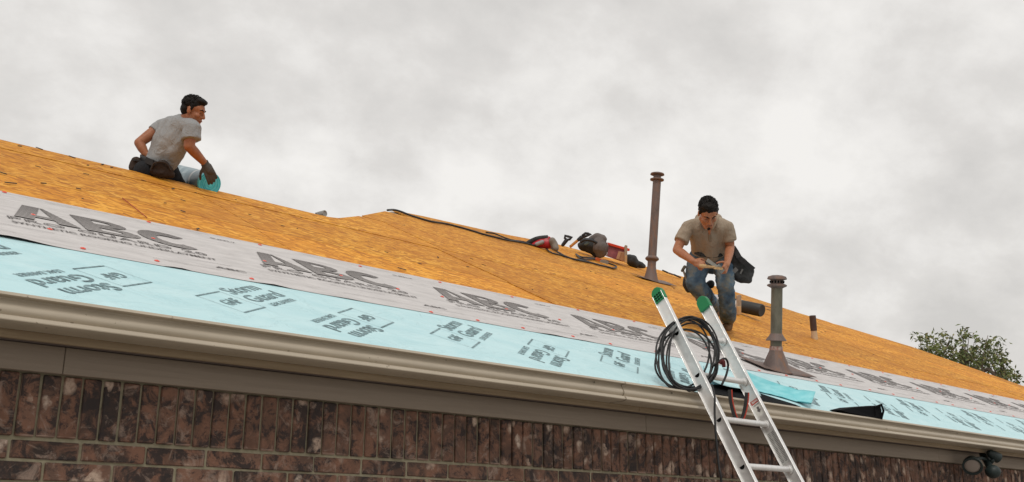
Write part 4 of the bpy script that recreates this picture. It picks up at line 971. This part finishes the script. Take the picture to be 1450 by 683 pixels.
m.chain([(lerp(vn[0], vn[1], .3), .022), (lerp(vn[0], vn[1], .7), .022)]); m.chain([(lerp(vn[0], vn[1], .5), .030), (vn[2]-RT*.015, .022), (vn[3], .008)]); blob('neckline', m, S1, man, .006, 2)
MB().beam(J(1004.6, 331, 9.755), J(1005.5, 342, 9.80), .026, .03, FW).build('placket', cloth('placket', (.21, .16, .115), (.26, .205, .15)), man)
M_JEAN = mat('muddy_denim', (.05, .075, .11), .9, spec=.2); g = G(M_JEAN); n = g.noise(g.coord('World'), 7, 5, .6, .4)
g.col(g.ramp(n, [(.33, (.045, .078, .125)), (.50, (.095, .145, .195)), (.62, (.19, .19, .165)), (.75, (.25, .22, .165))])); n2_ = g.noise(g.coord('World'), 26, 3); g.bump(g.math('ADD', n, n2_), .5, .015)
m = MB()
m.chain([(J(993, 361, 10.14), .115), (J(1019, 361, 10.12), .115)]); m.chain([(J(1006, 358, 10.15), .12), (J(1007, 374, 10.2), .105)])
m.chain([(J(991, 368, 10.15), .115), (J(986, 386, 10.02), .108), (J(985, 402, 9.95), .098), (J(995, 416, 10.05), .088)]); m.chain([(J(995, 416, 10.05), .088), (J(1006, 428, (9.95+dL)/2+.05), .078), (J(1012, 435, dL-.03), .074)])
m.chain([(J(1022, 368, 10.12), .112), (J(1026, 386, 9.98), .10), (J(1027.5, 404, 9.90), .088), (J(1029, 424, 10.0), .078)]); m.tube([J(1029, 422, 10.0), J(1030.5, 436, 10.08), J(1031, 450, dR-.03)], [.080, .078, .084], 18)
blob('jeans', m, M_JEAN, man, .010, 3, .036, .06)
m = MB(); P = [J(984, 357.5, 10.02), J(992, 361, 9.97), J(1006, 363, 9.96), J(1020, 361.5, 9.97), J(1029, 357, 10.05)]
for a, b in zip(P, P[1:]): m.beam(a, b, .012, .036, UP)
m.build('belt', M_BAG, man)
M_BOOT = cloth('tan_boot', (.13, .075, .04), (.20, .12, .065)); M_SOLE = flat('boot_sole', (.10, .07, .05))
for an, ft, d_, nm in ((anL, (1012, 450), dL, 'boot'), (anR, (1026.5, 470), dR, 'boot')):
    m = MB(); to = J(ft[0], ft[1]-5.5, d_-.20); hl = J(an[0] if False else ft[0]+4.5, ft[1]-7, d_+.03)
    m.chain([(an+UP*.03, .056), (an-UP*.05, .058), (hl, .050)]); m.chain([(hl, .048), (lerp(hl, to, .5), .050), (to, .045)]); b_o = blob(nm, m, M_BOOT, man, .008, 2, .008, .03)
    m = MB(); P = [hl-RN*.042, lerp(hl, to, .5)-RN*.046, to-RN*.038]
    for a, b in zip(P, P[1:]): m.beam(a, b, .092, .02, RN)
    o_ = m.build('sole', M_SOLE, b_o)
    m = MB()
    for q in range(4): c_ = lerp(an-UP*.02, lerp(hl, to, .55)+UP*.03, q/3.5)-FW*.052; m.tube([c_-RT*.022, c_+RT*.022], .004, 5)
    m.build('lace', flat('lace', (.30, .22, .14)), b_o)['kind'] = 'stuff'
# tool pouches on his belt
m = MB(); slabp = [(1040, 348), (1044, 358), (1052, 364), (1060, 371), (1069, 382), (1060, 402), (1046, 397), (1037, 390), (1036, 370)]
pd = 10.0
po = root('tool_pouch', J(1050, 385, pd), 'large black tool pouch hanging open at the standing worker\'s hip', 'tool pouch')
m = MB(); m.chain([(J(1041, 378, pd), .055), (J(1050, 382, pd), .075), (J(1058, 388, pd), .065)]); m.chain([(J(1043, 388, pd), .060), (J(1052, 393, pd), .065), (J(1060, 396, pd), .040)]); m.chain([(J(1038, 358, pd), .045), (J(1041, 368, pd), .060), (J(1050, 376, pd), .07)]); m.cap(J(1058, 384, pd), .05, J(1064, 384, pd-.02), .03)
blob('pocket', m, M_BAG, po, .010, 2, .02, .05)
m = MB(); P = [J(1038, 350, pd-.03), J(1042, 356, pd-.06), J(1047, 365, pd-.09), J(1056, 373, pd-.1), J(1067, 382, pd-.07)]
for a, b in zip(P, P[1:]): m.beam(a, b, .05, .008, FW+UP*.3)
m.build('flap', M_BLACK, po)
for a, b in (((1039, 381), (1043, 385)), ((1049, 384), (1051, 385))): MB().beam(J(*a, pd-.10), J(*b, pd-.10), .05, .006, FW).build('label_patch' if a[0] == 1039 else 'buckle', flat('grey_patch', (.13, .13, .13)), po)
po = root('tool_pouch', J(974, 400, 10.1), 'small dark pouch with a claw hammer at the worker\'s other hip', 'tool pouch')
m = MB(); m.chain([(J(975, 390, 10.1), .045), (J(974, 402, 10.1), .055), (J(976, 409, 10.1), .045)]); blob('pocket', m, M_BAG, po, .010, 2, .015, .05)
MB().tube([J(967.5, 383, 10.0), J(972, 396, 10.02)], .010, 8).build('hammer_handle', flat('grey_handle', (.35, .34, .32)), po)
MB().cap(J(966, 383.5, 10.0), .014, J(969.5, 378, 10.0), .016).build('hammer_head', M_GALV, po, smooth=True)
m = MB(); m.chain([(J(1000, 406, 10.25), .03), (J(1006, 403, 10.25), .045)]); tag(blob('nail_pouch', m, M_BAG, None, .010, 2, .01, .05), 'small black nail pouch seen between the worker\'s legs', 'tool pouch')
# what he holds
hm = root('roofing_hammer', J(1005, 377, 9.42), 'wooden handled hammer held in both hands by the standing worker', 'hammer')
A, B = J(990, 376.5, 9.44), J(1012, 378.5, 9.42); m = MB(); m.tube([A, lerp(A, B, .3), lerp(A, B, .7), B], [.017, .019, .014, .013], 10); m.build('handle', M_WOOD, hm, smooth=True)
A, B = J(1001.5, 368.5, 9.40), J(1020, 381.5, 9.44); MB().beam(A, B, .032, .010, FW).build('blade', flat('tool_steel', (.42, .41, .38), .4, .5), hm)
MB().beam(J(1016, 377, 9.43), J(1023.5, 385, 9.46), .045, .018, FW).build('head', flat('tool_steel_dark', (.30, .30, .29), .4, .5), hm)
MB().beam(J(1011, 379.5, 9.41), J(1023, 381, 9.43), .022, .012, FW).build('cedar_shim', M_WOOD, hm)

# ---- worker kneeling behind the left ridge
S2 = skinmat('brown_skin', (.30, .115, .056), (.37, .15, .075)); M_TEE = cloth('grey_tshirt', (.275, .28, .285), (.36, .365, .37))
rd = roofd(240, 262)+.12
wr_ = root('person', J(228, 262, rd+.3), 'kneeling worker in grey t-shirt and dark gloves behind the left ridge', 'person')
D0 = rd+.22
sk = MB(); nk = J(262, 171, D0-.02); HM = frame(J(274, 157, D0-.04), RT*.93+FW*-.10-UP*.30, UP*.95+RT*.25); HK = .98
head(sk, HM, HK, nk)
pel = J(222, 240, D0+.05); mid = J(240, 205, D0); che = J(256, 182, D0)
shR, shL = J(272, 182, D0-.13), J(229, 179, D0+.14)
sk.chain([(nk, .058), (che, .08), (mid, .08), (pel, .09)]); sk.chain([(che, .06), (shR, .045)]); sk.chain([(che, .06), (shL, .045)])
elR, wrR = J(267.5, 207, D0-.16), J(291, 232.5, D0-.02); elL, wrL = J(197, 202.5, D0+.02), J(206, 218, D0+.0)
elR2 = J(268, 205, D0-.22)
sk.chain([(shR, .055), (lerp(shR, elR, .5), .052), (elR, .044), (lerp(elR, wrR, .35), .043), (wrR, .028)])
sk.chain([(shL, .055), (lerp(shL, elL, .6), .048), (elL, .041), (lerp(elL, wrL, .5), .040), (wrL, .030)])
hand(sk, wrL, J(214, 228, D0)-wrL, FW*.8+RT*.5, 1.0, (.6, .7, .5), 1)
# legs folded under him on the far slope
for sx in (-1, 1):
    hp = pel+RT*.06*sx+FW*.08*sx-UP*.03; kn = hp+RT*.10+FW*.34-V((0, 0, .30)); an = kn-RT*.42+FW*.05-V((0, 0, .04))
    sk.chain([(hp, .085), (kn, .06), (an, .045), (an-RT*.12, .035)])
blob('body', sk, S2, wr_, .0058, 3)
face_bits(wr_, HM, HK)
T = lambda x, y, z: HM @ V((x*HK, y*HK, z*HK))
m = MB(); m.ell(T(0, -.022, .052), (.081*HK, .098*HK, .078*HK), HM); m.ell(T(0, -.055, .0), (.075*HK, .056*HK, .070*HK), HM); m.ell(T(0, .040, .092), (.062*HK, .055*HK, .032*HK), HM)
for sx in (-1, 1): m.cap(T(sx*.072, .010, .045), .014*HK, T(sx*.074, .012, .0), .009*HK)
tufts(blob('hair', m, M_HAIR, wr_, .006, 2, .010, .03), HM, HK, 4)
m = MB(); m.chain([(J(258, 181, D0), .118), (J(246, 200, D0), .128), (J(236, 219, D0+.02), .122), (J(228, 231, D0+.03), .118)]); m.chain([(J(242, 180, D0+.05), .095), (J(233, 200, D0+.03), .10), (J(226, 220, D0+.04), .10), (J(220, 232, D0+.05), .10)])
m.cap(J(262, 176, D0), .075, shR, .070); m.cap(J(256, 177, D0+.02), .085, shL, .066); m.cap(J(255, 176, D0), .075, J(265, 174, D0-.02), .070)
e_ = lerp(shR, elR, .66); m.tube([lerp(shR, elR, -.15), lerp(shR, elR, .3), e_+RT*.01], [.070, .078, .083], 18)
e_ = lerp(shL, elL, .36); m.tube([shL, e_], [.062, .066], 18)
m.chain([(J(262, 195, D0-.04), .08), (J(248, 214, D0-.03), .09), (J(238, 230, D0), .085)])
blob('t_shirt', m, M_TEE, wr_, .009, 3, .022, .11)
m = MB(); m.chain([(pel+UP*.02, .125), (pel-UP*.03, .125)]); 
for sx in (-1, 1):
    hp = pel+RT*.06*sx+FW*.08*sx-UP*.03; kn = hp+RT*.10+FW*.34-V((0, 0, .30)); an = kn-RT*.42+FW*.05-V((0, 0, .04)); m.chain([(hp, .105), (kn, .078), (an, .062)])
blob('work_trousers', m, cloth('dark_trousers', (.014, .015, .018), (.03, .031, .034)), wr_, .011, 3, .02, .07)
M_GLOVE = cloth('grey_glove', (.055, .048, .042), (.10, .088, .078))
m = MB(); m.tube([lerp(wrR, elR, .08), wrR], [.038, .032], 14); hand(m, wrR, J(300.5, 253, D0-.02)-wrR, (-RT*.35+FW*.9), 1.12, (.30, .5, .4), -1, .15, .0105); m.cap(wrR, .032, J(297, 242, D0-.02), .036)
blob('glove', m, M_GLOVE, wr_, .006, 2)
m = MB(); P = [J(199, 223, D0+.0), J(207, 227, D0-.10), J(217, 231, D0-.13), J(230, 236, D0-.12), J(240, 240, D0-.05)]
for a, b in zip(P, P[1:]): m.beam(a, b, .012, .050, UP)
m.build('belt', M_BLACK, wr_)
M_LEA = cloth('brown_leather', (.028, .020, .017), (.065, .046, .038), 12)
po = root('tool_pouch', J(228, 240, D0-.15), 'brown leather tool pouch on the kneeling worker\'s near hip', 'tool pouch')
m = MB(); m.chain([(J(221, 236, D0-.13), .040), (J(230, 235.5, D0-.14), .055), (J(238, 241, D0-.13), .042)]); m.chain([(J(219, 242, D0-.13), .040), (J(230, 245, D0-.14), .050), (J(242, 247, D0-.11), .034)]); blob('pocket', m, M_LEA, po, .010, 2, .016, .05)
m = MB(); m.tube(smoothpath([J(215, 239, D0-.17), J(219, 231, D0-.19), J(229, 229.5, D0-.20), J(237, 233, D0-.18), J(241, 241, D0-.16)]), .007, 7); m.build('rim', flat('dark_leather', (.03, .02, .016)), po, smooth=True)
po = root('tool_pouch', J(192, 235, D0), 'dark pouch at the kneeling worker\'s back, on the far left', 'tool pouch')
m = MB(); m.chain([(J(193, 229, D0), .045), (J(191, 237, D0), .050)]); m.cap(J(199, 236, D0-.02), .030, J(205, 243, D0-.02), .03); blob('pocket', m, M_LEA, po, .010, 2, .012, .05)
MB().beam(J(188, 226.5, D0-.05), J(200, 228, D0-.05), .014, .012, UP).build('rim', M_BLACK, po)

# roll of blue film under his glove
t = root('underlayment_roll', J(280, 258, D0), 'partly used roll of blue film held by the kneeling worker on the ridge', 'roll')
A, B = J(228, 243, D0+.95), J(296.5, 260.5, D0+.16); Lr = (B-A).length; RR = .100
M_WRAP = mat('clear_blue_wrap', (.30, .40, .45), .3, spec=.6); g = G(M_WRAP); n = g.noise(g.coord('World', (2, 2, 2)), 6, 4, .6, .5); g.col(g.ramp(n, [(.3, (.13, .20, .24)), (.55, (.22, .31, .35)), (.72, (.42, .50, .53))])); g.bump(n, .3, .01)
MB().lathe([(0, RR*.9), (.01, RR), (Lr-.10, RR), (Lr-.008, RR*1.0), (Lr, RR*.95), (Lr+.0, .02)], A, B, 36).build('wound_film', M_WRAP, t, auto=35)
ax = (B-A).normalized(); u_ = ax.orthogonal().normalized(); w_ = ax.cross(u_); m = MB(); P = []
for k in range(110):
    a = k*.22; r_k = .022+.0033*a+.004*math.sin(a*1.3); r_k = min(r_k, RR*.95); P.append(B+ax*.0045+(u_*math.cos(a)+w_*math.sin(a))*r_k)
m.tube(P, .0040, 5); m.build('spiral_edge', flat('bright_cyan_edge', (.03, .50, .62), .4), t, smooth=True)
MB().lathe([(Lr-.02, RR*1.012), (Lr+.006, RR*1.012), (Lr+.006, RR*.93)], A, B, 36).build('cyan_rim', flat('cyan_rim', (.12, .60, .68), .4), t, auto=35)
MB().lathe([(Lr-.001, RR*.93), (Lr+.002, .022)], A, B, 36).build('cyan_face', flat('pale_film_face', (.50, .66, .68), .5), t, auto=35)
MB().lathe([(Lr*.80, RR*1.006), (Lr*.83, RR*1.006)], A, B, 36).build('tape_band', flat('white_tape', (.6, .62, .62), .5), t, auto=35)
